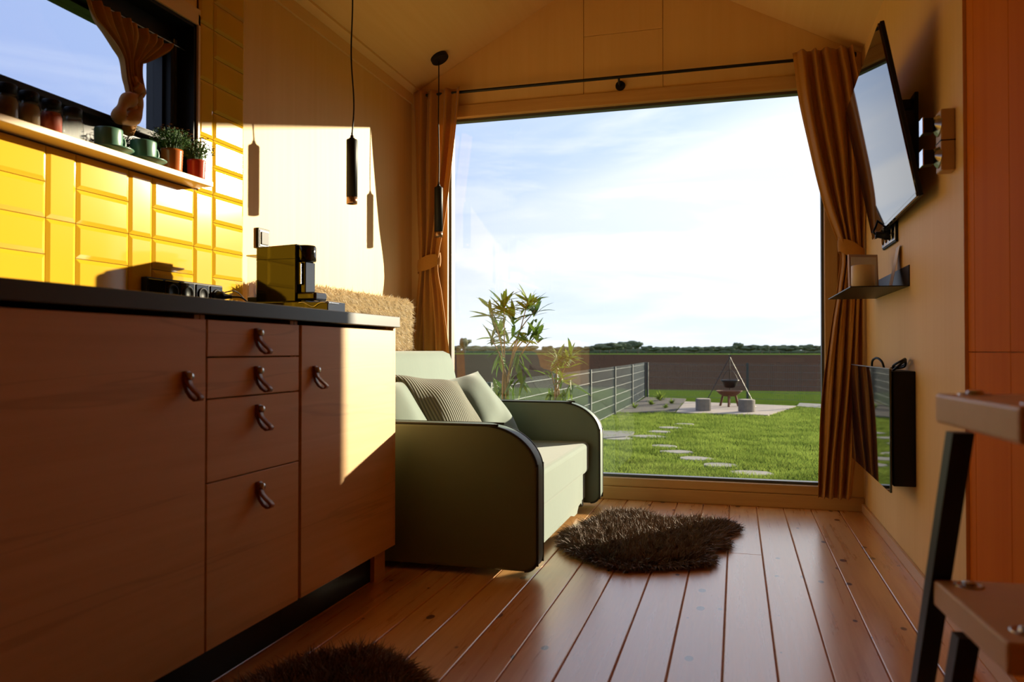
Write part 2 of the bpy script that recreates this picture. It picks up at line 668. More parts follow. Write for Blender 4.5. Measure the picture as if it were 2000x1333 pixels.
# ------------------------------------------------------------------ floor of separate boards
fl = struct('floor', MB().box((XL - .2, YF - .1, -0.20), (XR + .3, YB + .2, -0.006)), 'floor_gap', 'varnished pine board floor')
BW = 0.1315
k0 = int(math.floor((XL + 0.036) / BW))
x = -0.036 + k0 * BW
i = 0
while x < XR + 0.03:
    x0, x1 = max(x, XL), min(x + BW, XR + 0.03)
    cuts = [YF, YB]
    if -0.04 < x < 0.0:
        cuts = [YF, 3.25, YB]
    elif i % 5 == 1:
        cuts = [YF, 0.4, YB]
    for a, b in zip(cuts[:-1], cuts[1:]):
        mb = MB()
        g = 0.0022
        cx, cyy = (x0 + x1) / 2, (a + b) / 2
        mb.box((x0 + g - cx, a + .0006 - cyy, -0.016), (x1 - g - cx, b - .0006 - cyy, 0.0), 0.0018, 1)
        me = mesh_from(mb, 'floor_board', (0, 0, 0))
        piece('floor_board', me, 'floor', fl, (cx, cyy, 0))
    x += BW
    i += 1

# ------------------------------------------------------------------ left wall with kitchen window opening
WY0, WY1, WZ0, WZ1 = 0.75, 2.360, 1.372, 1.955
TH = 0.16
mb = MB()
mb.box((XL - TH, YF, 0), (XL, YB, WZ0 - 0.002))
mb.box((XL - TH, YF, WZ0 - 0.002), (XL, WY0, WZ1))
mb.box((XL - TH, WY1, WZ0 - 0.002), (XL, YB, WZ1))
mb.box((XL - TH, YF, WZ1), (XL, YB, ZE + 0.05))
wl = struct('wall_left', mb, 'ply', 'birch plywood wall with yellow tiles')

# tiles on it: columns of two lying tiles beside columns of one standing tile
gr = part('grout', MB().box((XL - .001, 0.60, 0.88), (XL + .003, 2.340, WZ0 - .002)).box((XL - .001, 2.362, WZ0 - .002), (XL + .003, 2.632, 2.29)).box((XL - .001, 2.340, .88), (XL + .003, 2.632, WZ0 - .002)), 'grout', wl)


def tile_mesh(w, h):
    """bevelled metro tile centred on its own origin, facing +X"""
    b, t0, t1 = 0.012, 0.005, 0.0095
    w2, h2 = w / 2 - .001, h / 2 - .001
    o = [(-w2, -h2), (w2, -h2), (w2, h2), (-w2, h2)]
    q = [(-w2 + b, -h2 + b), (w2 - b, -h2 + b), (w2 - b, h2 - b), (-w2 + b, h2 - b)]
    vs = [(0, a, c) for a, c in o] + [(t0, a, c) for a, c in o] + [(t1, a, c) for a, c in q]
    fs = [(8, 9, 10, 11)]
    for k in range(4):
        n = (k + 1) % 4
        fs += [(k, n, 4 + n, 4 + k), (4 + k, 4 + n, 8 + n, 8 + k)]
    return mesh_from(MB().add(vs, fs), 'tile', (0, 0, 0))


TILES = {}


def tile(y0, y1, z0, z1):
    key = (round(y1 - y0, 3), round(z1 - z0, 3))
    if key not in TILES:
        TILES[key] = tile_mesh(*key)
    piece('tile', TILES[key], 'tile', wl, (XL + .001, (y0 + y1) / 2, (z0 + z1) / 2))


Z0T = 0.866
cols = []                                   # (y0, y1, standing)
y = 2.446
cols.append((2.446, 2.630, False))
stand = True
while y > 0.62:
    w = 0.1035 if stand else 0.2040
    cols.append((y - w, y, stand))
    y -= w
    stand = not stand
for (a, b, st) in cols:
    tall = b > 2.40
    ztop = 2.29 if tall else WZ0 - 0.003
    step = 0.20 if st else 0.10
    z = Z0T if not st else Z0T - .10
    while z < ztop - 0.02:
        z1 = min(z + step, ztop)
        aa = a
        if st and tall and z1 > WZ0 + .01:
            aa = 2.364
        tile(aa, b, z, z1)
        z = z1

# window wood lining with its dark shadow painted in black, sill board, black window
lin = MB()
lin.box((XL - TH, WY1 - .0, WZ0), (XL + .004, WY1 - .018, WZ1))
lin.box((XL - TH, WY0, WZ1), (XL + .004, WY1, WZ1 - .018))
lin.box((XL - TH, WY0, WZ0), (XL + .004, WY0 + .018, WZ1))
struct('trim_1', lin, 'black', 'lining of the kitchen window, shadow painted in as black')
tr2 = MB().box((XL - .001, WY1 - .004, WZ0), (XL + .012, WY1 + .006, WZ1 + .03)).box((XL - .001, WY0 - .03, WZ1 - .006), (XL + .012, WY1 + .006, WZ1 + .05))
struct('trim_2', tr2, 'sill', 'pale wood trim round the kitchen window')
w2o = bpy.data.objects.new('window_2', None); C.objects.link(w2o); BASE['window_2'] = Vector((0, 0, 0))
props(w2o, 'black framed kitchen window above the tiles', None, None, 'structure')
gx = XL - 0.105
gy0, gy1, gz0, gz1 = WY0 + .09, 2.272, 1.545, 1.842
mb = MB()
mb.box((gx - .03, WY0 + .018, WZ0), (gx + .035, WY1 - .018, gz0))
mb.box((gx - .03, WY0 + .018, gz1), (gx + .035, WY1 - .018, WZ1 - .018))
mb.box((gx - .03, WY0 + .018, gz0), (gx + .035, gy0, gz1))
mb.box((gx - .03, gy1, gz0), (gx + .035, WY1 - .018, gz1))
part('frame', mb, 'blackmetal', w2o)
mb = MB()
s = .016
mb.box((gx + .035, gy1 + .012, gz0 - .03), (gx + .062, gy1 + .030, gz1 + .03), .002)
mb.box((gx + .035, gy0, gz1 + .012), (gx + .062, gy1 + .03, gz1 + .03), .002)
mb.box((gx + .035, gy0, gz0 - .03), (gx + .062, gy1 + .03, gz0 - .012), .002)
part('sash', mb, 'black', w2o)
part('handle_rail', MB().box((gx + .036, gy1 + .040, gz0 - .06), (gx + .050, gy1 + .058, gz1 + .05), .002), 'steel', w2o)
part('pane', MB().box((gx - .003, gy0, gz0), (gx + .003, gy1, gz1)), 'glass', w2o)
solo('window_sill_shelf', MB().box((XL - TH + .06, 0.66, 1.370), (-1.748, 2.347, 1.389), .002), 'sill', 'long pine shelf along the bottom of the kitchen window', 'shelf')

# ------------------------------------------------------------------ right wall
mb = MB()
mb.box((XR, 2.45, 0), (XR + .02, YB, ZE + .05))
mb.box((XR + .028, YF, -.1), (XR + .16, YB, ZE + .05))
mb.box((XR + .02, 2.47, 0), (XR + .028, YB, ZE + .05))
wr = struct('wall_right', mb, 'ply', 'birch plywood wall with orange pine boards beside it')
ys = [2.45, 2.385, 2.10] + [2.10 - (2.10 - YF) * k / 16 for k in range(1, 17)]
for a, b in zip(ys[1:], ys[:-1]):
    zs = [(0, .797), (.797, ZE + .02)]
    for z0, z1 in zs:
        mb = MB().box((-.008, -(b - a) / 2 + .0012, -(z1 - z0) / 2 + .0008), (.012, (b - a) / 2 - .0012, (z1 - z0) / 2 - .0008), .0012, 1)
        piece('plank', mesh_from(mb, 'plank', (0, 0, 0)), 'orange', wr, (XR + .017, (a + b) / 2, (z0 + z1) / 2))
struct('baseboard_right', MB().box((XR - .014, 2.43, 0), (XR, YB, .042), .003).box((XR - .006, YF, 0), (XR + .010, 2.43, .042), .003), 'skirt', 'low pine skirting strip along the right wall')

# ------------------------------------------------------------------ window wall
WX0, WX1, WB, WT = -1.585, 0.418, 0.130, 2.128     # visible glass
FX0, FX1, FT = WX0 - .075, WX1 + .075, WT + .085
mb = MB()
mb.box((XL - TH, YB, GZ), (FX0, YB + .17, ZE + .06))
mb.box((FX1, YB, GZ), (XR + .16, YB + .17, ZE + .06))
mb.box((FX0, YB, GZ), (FX1, YB + .17, .0))
mb.box((FX0, YB, FT), (FX1, YB + .17, ZE + .06))
mb.prism([(XL - TH, ZE + .055), (XR + .16, ZE + .055), (XR + .16, roof_z(XR) + .05), (XRG, ZR + .12), (XL - TH, roof_z(XL) + .05)], 1, YB + .004, YB + .17)
wb = struct('wall_back', mb, 'ply_gable', 'plywood gable wall round the big window')
P0 = .0014
px_ = [XL, -0.804, -0.373, XR]


def gable_panel(x0, x1, z0, z1):
    pts = [(x0 + P0, z0), (x1 - P0, z0)]
    top = lambda q: min(roof_z(q), z1)
    pts.append((x1 - P0, top(x1)))
    if x0 < XRG < x1 and z1 > ZR:
        pts.append((XRG, ZR))
    pts.append((x0 + P0, top(x0)))
    cx, cz = (x0 + x1) / 2, z0
    mb = MB().prism([(a - cx, b - cz) for a, b in pts], 1, -.010, .002, .0012, 1)
    piece('panel', mesh_from(mb, 'panel', (0, 0, 0)), 'ply_gable', wb, (cx, YB, cz))


gable_panel(px_[0], px_[1], FT + .001, 9)
gable_panel(px_[1], px_[2], FT + .001, 2.5325)
gable_panel(px_[1], px_[2], 2.5345, 9)
gable_panel(px_[2], px_[3], FT + .001, 9)

w1 = bpy.data.objects.new('window_1', None); C.objects.link(w1); BASE['window_1'] = Vector((0, 0, 0))
props(w1, 'big square picture window in a larch frame', None, None, 'structure')
yi = YB - .022
part('head', MB().box((FX0, yi, WT + .014), (FX1, YB + .10, FT), .004), 'frame', w1)
part('jamb', MB().box((FX0, yi, .0), (WX0 - .012, YB + .10, WT + .014), .004), 'frame_v', w1)
part('jamb', MB().box((WX1 + .012, yi, .0), (FX1, YB + .10, WT + .014), .004), 'frame_v', w1)
part('bottom_rail', MB().box((FX0, yi, .070), (FX1, YB + .10, WB - .014), .004), 'frame', w1)
gk = MB()
ga, gb_ = YB + .012, YB + .06
gk.box((WX0 - .012, ga, WT), (WX1 + .012, gb_, WT + .014)).box((WX0 - .012, ga, WB - .014), (WX1 + .012, gb_, WB))
gk.box((WX0 - .012, ga, WB), (WX0, gb_, WT)).box((WX1, ga, WB), (WX1 + .012, gb_, WT))
part('gasket', gk, 'alu', w1)
part('pane', MB().box((WX0 - .004, YB + .030, WB - .004), (WX1 + .004, YB + .036, WT + .004)), 'glass', w1)
struct('baseboard_back', MB().box((XL, YB - .034, 0), (XR, YB, .069), .004), 'frame', 'wooden sill board under the big window')

# wall behind the camera, and the roof
mb = MB()
mb.box((XL - TH, YF - .15, 0), (XR + .16, YF, ZE + .06))
mb.prism([(XL - TH, ZE + .05), (XR + .16, ZE + .05), (XR + .16, roof_z(XR) + .05), (XRG, ZR + .12), (XL - TH, roof_z(XL) + .05)], 1, YF - .15, YF)
struct('wall_front', mb, 'ply', 'plywood wall at the far kitchen end')
mb = MB()
xl2, xr2 = XL - TH, XR + .16
mb.prism([(xl2, roof_z(xl2)), (XRG, ZR), (xr2, roof_z(xr2)), (xr2, roof_z(xr2) + .12), (XRG, ZR + .14), (xl2, roof_z(xl2) + .12)], 1, YF - .15, YB + .19)
struct('ceiling', mb, 'ceil', 'sloping plywood ceiling')
mb = MB()
mb.prism([(XL - .001, ZE - .052), (XL + .012, ZE - .052), (XL + .014, roof_z(XL + .014) - .004), (XL + .055, roof_z(XL + .055) - .012), (XL + .055, roof_z(XL + .055) + .002), (XL - .001, ZE + .001)], 1, YF, YB - .011)
struct('trim_3', mb, 'ceil', 'plywood cove strip along the left eaves')


# ------------------------------------------------------------------ kitchen cabinets
CX = -1.165                     # door faces
ZB, ZT = 0.113, 0.872


def handle_mesh():
    """folded leather tab with a steel screw, hung from its own origin, facing +X"""
    path = [(.004, .008), (.007, .002), (.008, -.012), (.012, -.022), (.024, -.034), (.036, -.043), (.041, -.049), (.038, -.055), (.030, -.056), (.018, -.049), (.008, -.036), (.003, -.020), (.0015, -.006), (.0015, .008)]
    w, th = .0105, .0026
    mb = MB()
    n = len(path)
    vs = []
    for i, (px, pz) in enumerate(path):
        a, b = path[max(i - 1, 0)], path[min(i + 1, n - 1)]
        d = Vector((b[0] - a[0], b[1] - a[1]))
        d.normalize()
        nx, nz = -d.y * th / 2, d.x * th / 2
        vs += [(px + nx, -w, pz + nz), (px + nx, w, pz + nz), (px - nx, w, pz - nz), (px - nx, -w, pz - nz)]
    fs = []
    for i in range(n - 1):
        for k in range(4):
            fs.append((i * 4 + k, i * 4 + (k + 1) % 4, i * 4 + 4 + (k + 1) % 4, i * 4 + 4 + k))
    mb.add(vs, fs, True)
    mb.add(vs[:4], [(3, 2, 1, 0)]).add(vs[-4:], [(0, 1, 2, 3)])
    return mesh_from(mb, 'handle', (0, 0, 0))


def screw_mesh():
    mb = MB()
    prof = [(.0, .0), (.0085, .0), (.0085, .009), (.007, .0115), (.0, .012)]
    vs, fs = [], []
    n = 16
    for r, h in prof:
        for k in range(n):
            a = 2 * math.pi * k / n
            vs.append((h, r * math.cos(a), r * math.sin(a)))
    for i in range(len(prof) - 1):
        for k in range(n):
            fs.append((i * n + k, i * n + (k + 1) % n, (i + 1) * n + (k + 1) % n, (i + 1) * n + k))
    return mesh_from(mb.add(vs, fs, True), 'screw', (0, 0, 0))


HND, SCR = handle_mesh(), screw_mesh()


def handle(front, y, z):
    b = BASE[front.name]
    h = piece('handle', HND, 'leather', front, Vector((CX + .001, y, z)) - b)
    h['label'] = 'looped brown leather handle'
    piece('screw', SCR, 'steel', h, (.007, 0, -.003))


def cabinet(name, y0, y1, label):
    c = thing(name, ((XL + CX) / 2, (y0 + y1) / 2, 0), label, 'cabinet')
    body = MB()
    body.box((XL + .014, y0 + .001, ZB), (CX - .020, y0 + .018, ZT + .011))
    body.box((XL + .014, y1 - .018, ZB), (CX - .020, y1 - .001, ZT + .011))
    body.box((XL + .014, y0 + .018, ZB), (CX - .020, y1 - .018, ZB + .018))
    body.box((XL + .014, y0 + .018, ZB + .018), (XL + .022, y1 - .018, ZT))
    part('body', body, 'cab', c)
    part('plinth', MB().box((CX - .075, y0, 0), (CX - .058, y1, ZB)), 'black', c)
    return c


def front(c, name, y0, y1, z0, z1, hy, hz_):
    f = part(name, MB().box((CX - .019, y0, z0), (CX, y1, z1), .0012, 1), 'cab', c)
    handle(f, hy, hz_)
    return f


hp = lambda px, py: onX(px, py, CX + .012)
c1 = cabinet('base_cabinet', 0.945, 1.5435, 'wide oak cabinet with a single large door beside the drawers')
q = hp(370, 733)
front(c1, 'door', 0.9475, 1.5410, ZB, ZT, q.y, q.z)
c0 = cabinet('base_cabinet', 0.345, 0.944, 'oak cabinet continuing the kitchen row past the wide single door')
front(c0, 'door', 0.3475, 0.9425, ZB, ZT, 0.89, .75)
c2 = cabinet('drawer_cabinet', 1.5445, 1.9445, 'narrow oak cabinet with four stacked drawers')
zs = [ZT, 0.7855, 0.689, 0.496, ZB]
for k, (hx, hy_) in enumerate(((508, 648), (508, 722), (510, 797), (511, 948))):
    q = hp(hx, hy_)
    front(c2, 'drawer', 1.5465, 1.9390, zs[k + 1] + (.0015 if k < 3 else 0), zs[k] - (.0015 if k else 0), q.y, q.z)
c3 = cabinet('base_cabinet', 1.946, 2.566, 'oak cabinet with one door next to the sofa')
q = hp(620, 721)
front(c3, 'door', 1.953, 2.5640, ZB, ZT, q.y, q.z)
part('end_panel', MB().box((XL + .014, 2.5655, 0), (CX - .040, 2.5835, ZT + .011), .001, 1).box((CX - .040, 2.5655, ZB), (CX - .001, 2.5835, ZT + .011)), 'cab', c3)
part('foot', MB().box((CX - .057, 2.50, 0), (CX - .040, 2.566, ZB), .001, 1), 'cab', c3)
solo('worktop', MB().box((XL + .011, 0.33, 0.8835), (CX + .014, 2.590, 0.9205), .002), 'worktop', 'long black kitchen worktop over the oak cabinets', 'worktop')

# ------------------------------------------------------------------ socket strip, coffee machine
WZT = 0.9205
s = thing('socket_strip', (XL + .012, 2.28, .955), 'black five-gang socket strip on the yellow tiles', 'socket')
part('plate', MB().box((XL + .010, 2.085, .955), (XL + .032, 2.470, 1.037), .003), 'black', s)
for k in range(5):
    yk = 2.085 + .385 * (k + .5) / 5
    g = part('module', MB().box((XL + .032, yk - .0335, .961), (XL + .036, yk + .0335, 1.031), .0015, 1), 'gloss_black', s)
    if k:
        ring = MB()
        vs, fs = [], []
        n = 20
        for r, h in ((.026, .0362), (.024, .041), (.0215, .041), (.019, .0365), (0.001, .0363)):
            for j in range(n):
                a = 2 * math.pi * j / n
                vs.append((XL + h, yk + r * math.cos(a), .996 + r * math.sin(a)))
        for i2 in range(4):
            for j in range(n):
                fs.append((i2 * n + j, i2 * n + (j + 1) % n, (i2 + 1) * n + (j + 1) % n, (i2 + 1) * n + j))
        part('outlet', ring.add(vs, fs, True), 'black', g)


def bez(pts, n=24):
    """smooth curve through points (Catmull-Rom)"""
    P = [Vector(p) for p in pts]
    P = [P[0] * 2 - P[1]] + P + [P[-1] * 2 - P[-2]]
    out = []
    for i in range(1, len(P) - 2):
        for k in range(n):
            u = k / n
            a, b, c, d = P[i - 1], P[i], P[i + 1], P[i + 2]
            out.append(0.5 * ((2 * b) + (c - a) * u + (2 * a - 5 * b + 4 * c - d) * u * u + (3 * b - a - 3 * c + d) * u ** 3))
    out.append(P[-2])
    return out


yk = 2.085 + .385 * 4.5 / 5
pc = thing('power_cord', (XL + .08, 2.47, WZT), 'black plug and looping cord in the socket strip', 'cord')
part('plug', MB().tube([(XL + .042, yk, .996), (XL + .062, yk, .996), (XL + .064, yk + .004, .996), (XL + .085, yk + .02, .995)], [.018, .018, .011, .006], 14), 'black', pc)
part('cord', MB().tube(bez([(XL + .083, yk + .019, .995), (XL + .11, yk + .045, .992), (XL + .13, yk + .07, .962), (XL + .12, yk + .10, .935), (XL + .10, yk + .075, .93), (XL + .11, yk + .03, .926), (XL + .15, yk + .02, .927), (XL + .19, yk + .06, .927), (XL + .22, yk + .10, .927)], 10), .0032, 8), 'black', pc)
solo('thin_cable', MB().tube(bez([(XL + .045, yk + .005, 1.004), (XL + .07, yk + .04, 1.018), (XL + .08, yk + .07, 1.01), (XL + .10, yk + .10, .97), (XL + .14, yk + .085, .93), (XL + .18, yk + .03, .926), (XL + .22, yk - .02, .925)], 10), .0020, 8), 'black', 'thin black cable arching over the plug beside coffee machine', 'cord')

MY0, MY1 = 2.415, 2.505
bz = WZT
cd = thing('capsule_tray', (-1.47, 2.46, bz), 'black capsule tray with a chrome wavy rail under the coffee machine', 'tray')
part('body', MB().box((-1.625, MY0 - .01, bz), (-1.335, MY1 + .025, bz + .050), .003), 'gloss_black', cd)
part('rail', MB().tube(bez([(-1.445, MY0 - .012, bz + .045), (-1.425, MY0 - .012, bz + .045), (-1.39, MY0 - .012, bz + .031), (-1.365, MY0 - .012, bz + .043), (-1.335, MY0 - .012, bz + .044), (-1.332, MY0 + .01, bz + .044), (-1.332, MY0 + .06, bz + .044)], 8), .0018, 8), 'chrome', cd)
bz += .050
cmx0, cmx1 = -1.622, -1.464
cm = thing('coffee_machine', (-1.52, 2.46, bz), 'slim black capsule coffee machine on the worktop', 'coffee machine')
TOPZ = 1.171
part('body', MB().prism([(cmx0, bz), (cmx1, bz), (cmx1, TOPZ), (cmx0, TOPZ - .006)], 1, MY0, MY1, .004, 2), 'gloss_black', cm)
part('seam', MB().box((cmx0 - .0005, MY0 - .0006, TOPZ - .0515), (cmx1 + .0005, MY1 + .0006, TOPZ - .050)), 'black', cm)
part('grille', MB().box((cmx1, MY0 + .008, bz + .060), (cmx1 + .012, MY1 - .008, bz + .138)), 'black', cm)
for k in range(15):
    z = bz + .063 + k * .005
    part('rib', MB().box((cmx1 + .011, MY0 + .006, z), (cmx1 + .016, MY1 - .006, z + .0026)), 'steel', cm)
hd = MB()
hd.lathe((cmx1 + .012, (MY0 + MY1) / 2, bz), [(.001, .142), (.034, .142), (.036, .146), (.036, .192), (.033, .198), (.028, .1985), (.001, .196)], 28)
part('brew_head', hd, 'gloss_black', cm)
part('back_column', MB().box((cmx1, MY0 + .020, bz), (cmx1 + .026, MY1 - .004, bz + .142), .003), 'gloss_black', cm)
part('drip_tray', MB().box((cmx1 - .002, MY0 + .004, bz + .004), (cmx1 + .074, MY1 - .004, bz + .034), .008, 3), 'gloss_black', cm)
tk = MB().box((cmx0 - .044, MY0 + .010, bz + .020), (cmx0 - .001, MY1 - .010, TOPZ - .035), .004)
part('water_tank', tk, 'jarglass', cm)
part('tank_lid', MB().box((cmx0 - .046, MY0 + .008, TOPZ - .036), (cmx0 - .001, MY1 - .008, TOPZ - .031), .001), 'steel', cm)
part('tank_foot', MB().box((cmx0 - .042, MY0 + .010, bz), (cmx0 - .001, MY1 - .010, bz + .020), .003), 'black', cm)

# light switch on the plywood
sw = thing('light_switch', (XL, 2.763, 1.21), 'black framed light switch on the plywood wall', 'switch')
part('frame', MB().box((XL, 2.722, 1.210), (XL + .012, 2.802, 1.290), .002), 'black', sw)
part('surround', MB().box((XL + .012, 2.730, 1.218), (XL + .014, 2.794, 1.282), .001), 'white', sw)
part('rocker', MB().box((XL + .014, 2.737, 1.225), (XL + .018, 2.787, 1.275), .0015), 'black', sw)

# ------------------------------------------------------------------ pendant lamps
PB = [Vector((-1.579, 3.048, 1.429)), Vector((-1.581, 4.074, 1.430))]


def pendant(base, label, wob):
    l = thing('pendant_lamp', base, label, 'lamp', None)
    x, y, z = base
    body = MB().lathe((x, y, z), [(.018, .030), (.0235, .030), (.0235, .272), (.0215, .276), (.012, .277), (.012, .283), (.001, .283)], 28)
    part('shade', body, 'black', l)
    part('ring', MB().lathe((x, y, z), [(.0205, .004), (.0205, .0), (.0228, .0), (.0228, .0305), (.0205, .0305), (.0205, .012), (.001, .012)], 28), 'bronze', l)
    part('neck', MB().lathe((x, y, z), [(.0075, .281), (.0075, .292), (.0035, .296), (.0035, .306), (.001, .306)], 16), 'blackmetal', l)
    zc = roof_z(x)
    pts = [(x + wob * math.sin(k / 12 * 9) * (1 - k / 12) * .9, y + wob * .6 * math.sin(k / 12 * 7 + .4) * min(1, k / 3) * (1 - k / 12), z + .30 + (zc - z - .30) * k / 12) for k in range(13)]
    pts[0] = (x, y, z + .30)
    part('cord', MB().tube(bez(pts, 4), .0032, 8), 'black', l)
    n = Vector((SL, 0, -1)).normalized()
    c = Vector((x, y, zc))
    part('canopy', MB().tube([c - n * .004, c + n * .020, c + n * .024], [.050, .050, .046], 32), 'black', l)
    return l


pendant(PB[0], 'black tube pendant lamp hanging over the end of the worktop', .009)
pendant(PB[1], 'black tube pendant lamp hanging in front of the tied curtain', .003)

# ------------------------------------------------------------------ sofa
AX0, AX1, AZ = -1.705, -0.668, 0.538


def arm_outline(grow=0.0, x1=AX1, z0=0.022, zt=AZ):
    pts = [(AX0 - grow, z0 - grow)]
    r = .05
    for k in range(6):
        a = -math.pi / 2 + k / 5 * math.pi / 2
        pts.append((x1 - r + (r + grow) * math.cos(a), z0 + r + (r + grow) * math.sin(a)))
    rx, rz = .215, .165
    for k in range(13):
        a = k / 12 * math.pi / 2
        pts.append((x1 - rx + (rx + grow) * math.cos(a), zt - rz + (rz + grow) * math.sin(a)))
    pts.append((AX0 - grow, zt + grow))
    return pts


so = thing('sofa', (-1.25, 3.38, 0), 'mint green two-seat sofa with rounded arms under the pendant lamps', 'sofa')
NY0, NY1 = 2.680, 2.768
FY0, FY1 = 3.985, 4.075


def arm(y0, y1):
    a = part('arm', MB().prism(arm_outline(), 1, y0, y1, .016, 4, True), 'sofa_arm', so)
    for yy in (y0 + .005, y1 - .005):
        o = arm_outline(-.003)
        part('piping', MB().tube(bez([(p[0], yy, p[1]) for p in o[1:]], 3), .0045, 6), 'piping', a)


arm(NY0, NY1)
arm(FY0, FY1)
SX = -0.735


def softbox(mb, a, b, r, seg=4):
    return mb.box(a, b, r, seg)


o = part('seat', softbox(MB(), (-1.62, NY1 - .004, .185), (SX + .012, FY0 + .004, .338), .022), 'sofa_v', so)
part('front_panel', softbox(MB(), (-1.60, NY1 + .002, .055), (SX - .004, FY0 - .030, .19), .008), 'sofa_v', so)
part('scalloped_hem', MB().prism([(NY1 + .01, .058), (NY1 + .01, .03), (3.62, .03), (3.70, .012), (3.76, .012), (3.80, .040), (3.86, .045), (3.90, .02), (3.924, .02), (3.924, .058)], 0, SX - .03, SX - .008, .002, 1), 'sofa_v', so)
bk = MB()
bk.prism([(-1.70, .30), (-1.36, .30), (-1.40, .50), (-1.452, .74), (-1.470, .785), (-1.505, .800), (-1.66, .800), (-1.70, .77)], 1, NY1 - .02, FY0 - .01, .030, 4, True)
part('backrest', bk, 'sofa_v', so)


def cushion(name, w, h, th, center, rot, mat, label, sharp=2.6):
    mb = MB()
    N = 26

    def side(sgn):
        def fn(u, v):
            a, b = u * 2 - 1, v * 2 - 1
            pinch = 1 - .10 * (1 - abs(a) ** 2) * abs(b) ** 3 * 0 
            ex = a * (1 - .07 * (1 - b * b) * 0) * (1 - .085 * (1 - b * b) * abs(a) ** 4 * 0)
            e = max(0.0, (1 - abs(a) ** 2.2)) * max(0.0, (1 - abs(b) ** 2.2))
            wr = .012 * math.sin(5 * a + 3 * b + sgn) * e * (1 - e) * 3
            shrink_a = 1 - .075 * (1 - b * b)
            shrink_b = 1 - .075 * (1 - a * a)
            return (a * w / 2 * (shrink_a if abs(a) > .5 else 1 - (1 - shrink_a) * abs(a) * 2), (sgn * ((th / 2) * e ** .62 + .004)) + wr, b * h / 2 * (shrink_b if abs(b) > .5 else 1 - (1 - shrink_b) * abs(b) * 2))
        return fn
    mb.grid(side(1), N, N)
    mb.grid(side(-1), N, N)
    # flip the winding of the front half so that normals point outwards
    half = len(mb.f) // 2
    mb.f[:half] = [q[::-1] for q in mb.f[:half]]
    o = bpy.data.objects.new(name, mesh_from(mb, name, (0, 0, 0)))
    o.data.materials.append(M[mat])
    C.objects.link(o)
    o.location = center
    o.rotation_euler = rot
    props(o, label, 'cushion', 'cushions on the sofa')
    return o


# local X across, Y thickness, Z up: leaning back against the backrest (which faces +X)
R90 = math.pi / 2
cushion('cushion', .44, .44, .21, (-1.330, 2.880, .490), (math.radians(34), 0, -R90 - .35), 'sofa_v', 'plain mint cushion next to the kitchen-side sofa arm')
cushion('cushion', .47, .45, .20, (-1.235, 3.225, .505), (math.radians(38), math.radians(-6), -R90 - .38), 'corduroy', 'olive green corduroy cushion between two plain ones')
cushion('cushion', .45, .43, .19, (-1.225, 3.640, .505), (math.radians(38), math.radians(5), -R90 - .30), 'sofa_v', 'plain mint cushion leaning towards the window-side sofa arm')

# shaggy cream throw over the ledge behind the sofa
th_ = thing('shaggy_throw', (-1.77, 3.4, .78), 'cream shaggy throw folded along the wall behind the sofa', 'throw')
bx = MB()
for k in range(6):
    z0 = .800 + k * .043
    bx.box((XL + .004, 2.70, z0), (-1.730 + (.004 if k % 2 else 0), 4.00 - .006 * k + (.01 if k % 2 else 0), z0 + .044), .018, 3)
part('folds', bx, 'cream', th_)


def strands(pts, dirs, length, width, bend=0.4, seg=2, jitter=0.35):
    """tapered hairs as one mesh: arrays of root points and directions"""
    n = len(pts)
    d = dirs + rng.normal(0, jitter, (n, 3))
    d /= np.linalg.norm(d, axis=1)[:, None]
    L = length * rng.uniform(.6, 1.15, n)[:, None]
    side = np.cross(d, rng.normal(0, 1, (n, 3)))
    side /= np.linalg.norm(side, axis=1)[:, None]
    side *= width / 2
    bv = rng.normal(0, 1, (n, 3)) * bend
    bv[:, 2] -= bend * .8
    m1 = pts + d * L * .55
    tip = m1 + (d + bv) * L * .45
    V = np.stack([pts - side, pts + side, m1 - side * .8, m1 + side * .8, tip], 1).reshape(-1, 3)
    Fq = []
    base = np.arange(n) * 5
    quads = np.stack([base, base + 1, base + 3, base + 2], 1)
    tris = np.stack([base + 2, base + 3, base + 4], 1)
    return V, quads, tris


def hair_mesh(name, V, quads, tris):
    me = bpy.data.meshes.new(name)
    nq, nt = len(quads), len(tris)
    me.vertices.add(len(V))
    me.vertices.foreach_set('co', V.astype(np.float32).ravel())
    me.loops.add(nq * 4 + nt * 3)
    me.loops.foreach_set('vertex_index', np.concatenate([quads.ravel(), tris.ravel()]).astype(np.int32))
    me.polygons.add(nq + nt)
    st = np.concatenate([np.arange(nq) * 4, nq * 4 + np.arange(nt) * 3]).astype(np.int32)
    me.polygons.foreach_set('loop_start', st)
    me.update(calc_edges=True)
    me.validate()
    return me


def hair_part(name, V, q, t_, mat, parent):
    b = np.array(BASE[parent.name])
    o = bpy.data.objects.new(name, hair_mesh(name, V - b, q, t_))
    o.data.materials.append(M[mat])
    C.objects.link(o)
    o.parent = parent
    o['kind'] = 'stuff'
    return o


n = 26000
rows = rng.integers(0, 6, n)
zz = .838 + rows * .043 + rng.normal(0, .007, n)
P = np.stack([np.full(n, -1.722) + rng.normal(0, .003, n), rng.uniform(2.70, 4.0, n), zz], 1)
D = np.tile(np.array([[.6, 0, -.45]]), (n, 1))
n2 = 12000
P2 = np.stack([rng.uniform(XL + .01, -1.72, n2), rng.uniform(2.70, 3.99, n2), np.full(n2, 1.055)], 1)
D2 = np.tile(np.array([[.35, 0, .8]]), (n2, 1))
n3 = 4000
P3 = np.stack([rng.uniform(XL + .01, -1.72, n3), np.full(n3, 3.985), .84 + rng.integers(0, 6, n3) * .043], 1)
D3 = np.tile(np.array([[.1, .6, -.6]]), (n3, 1))
V, q_, t_ = strands(np.concatenate([P, P2, P3]), np.concatenate([D, D2, D3]), .034, .0040, .5)
V[:, 0] = np.maximum(V[:, 0], XL + .002)
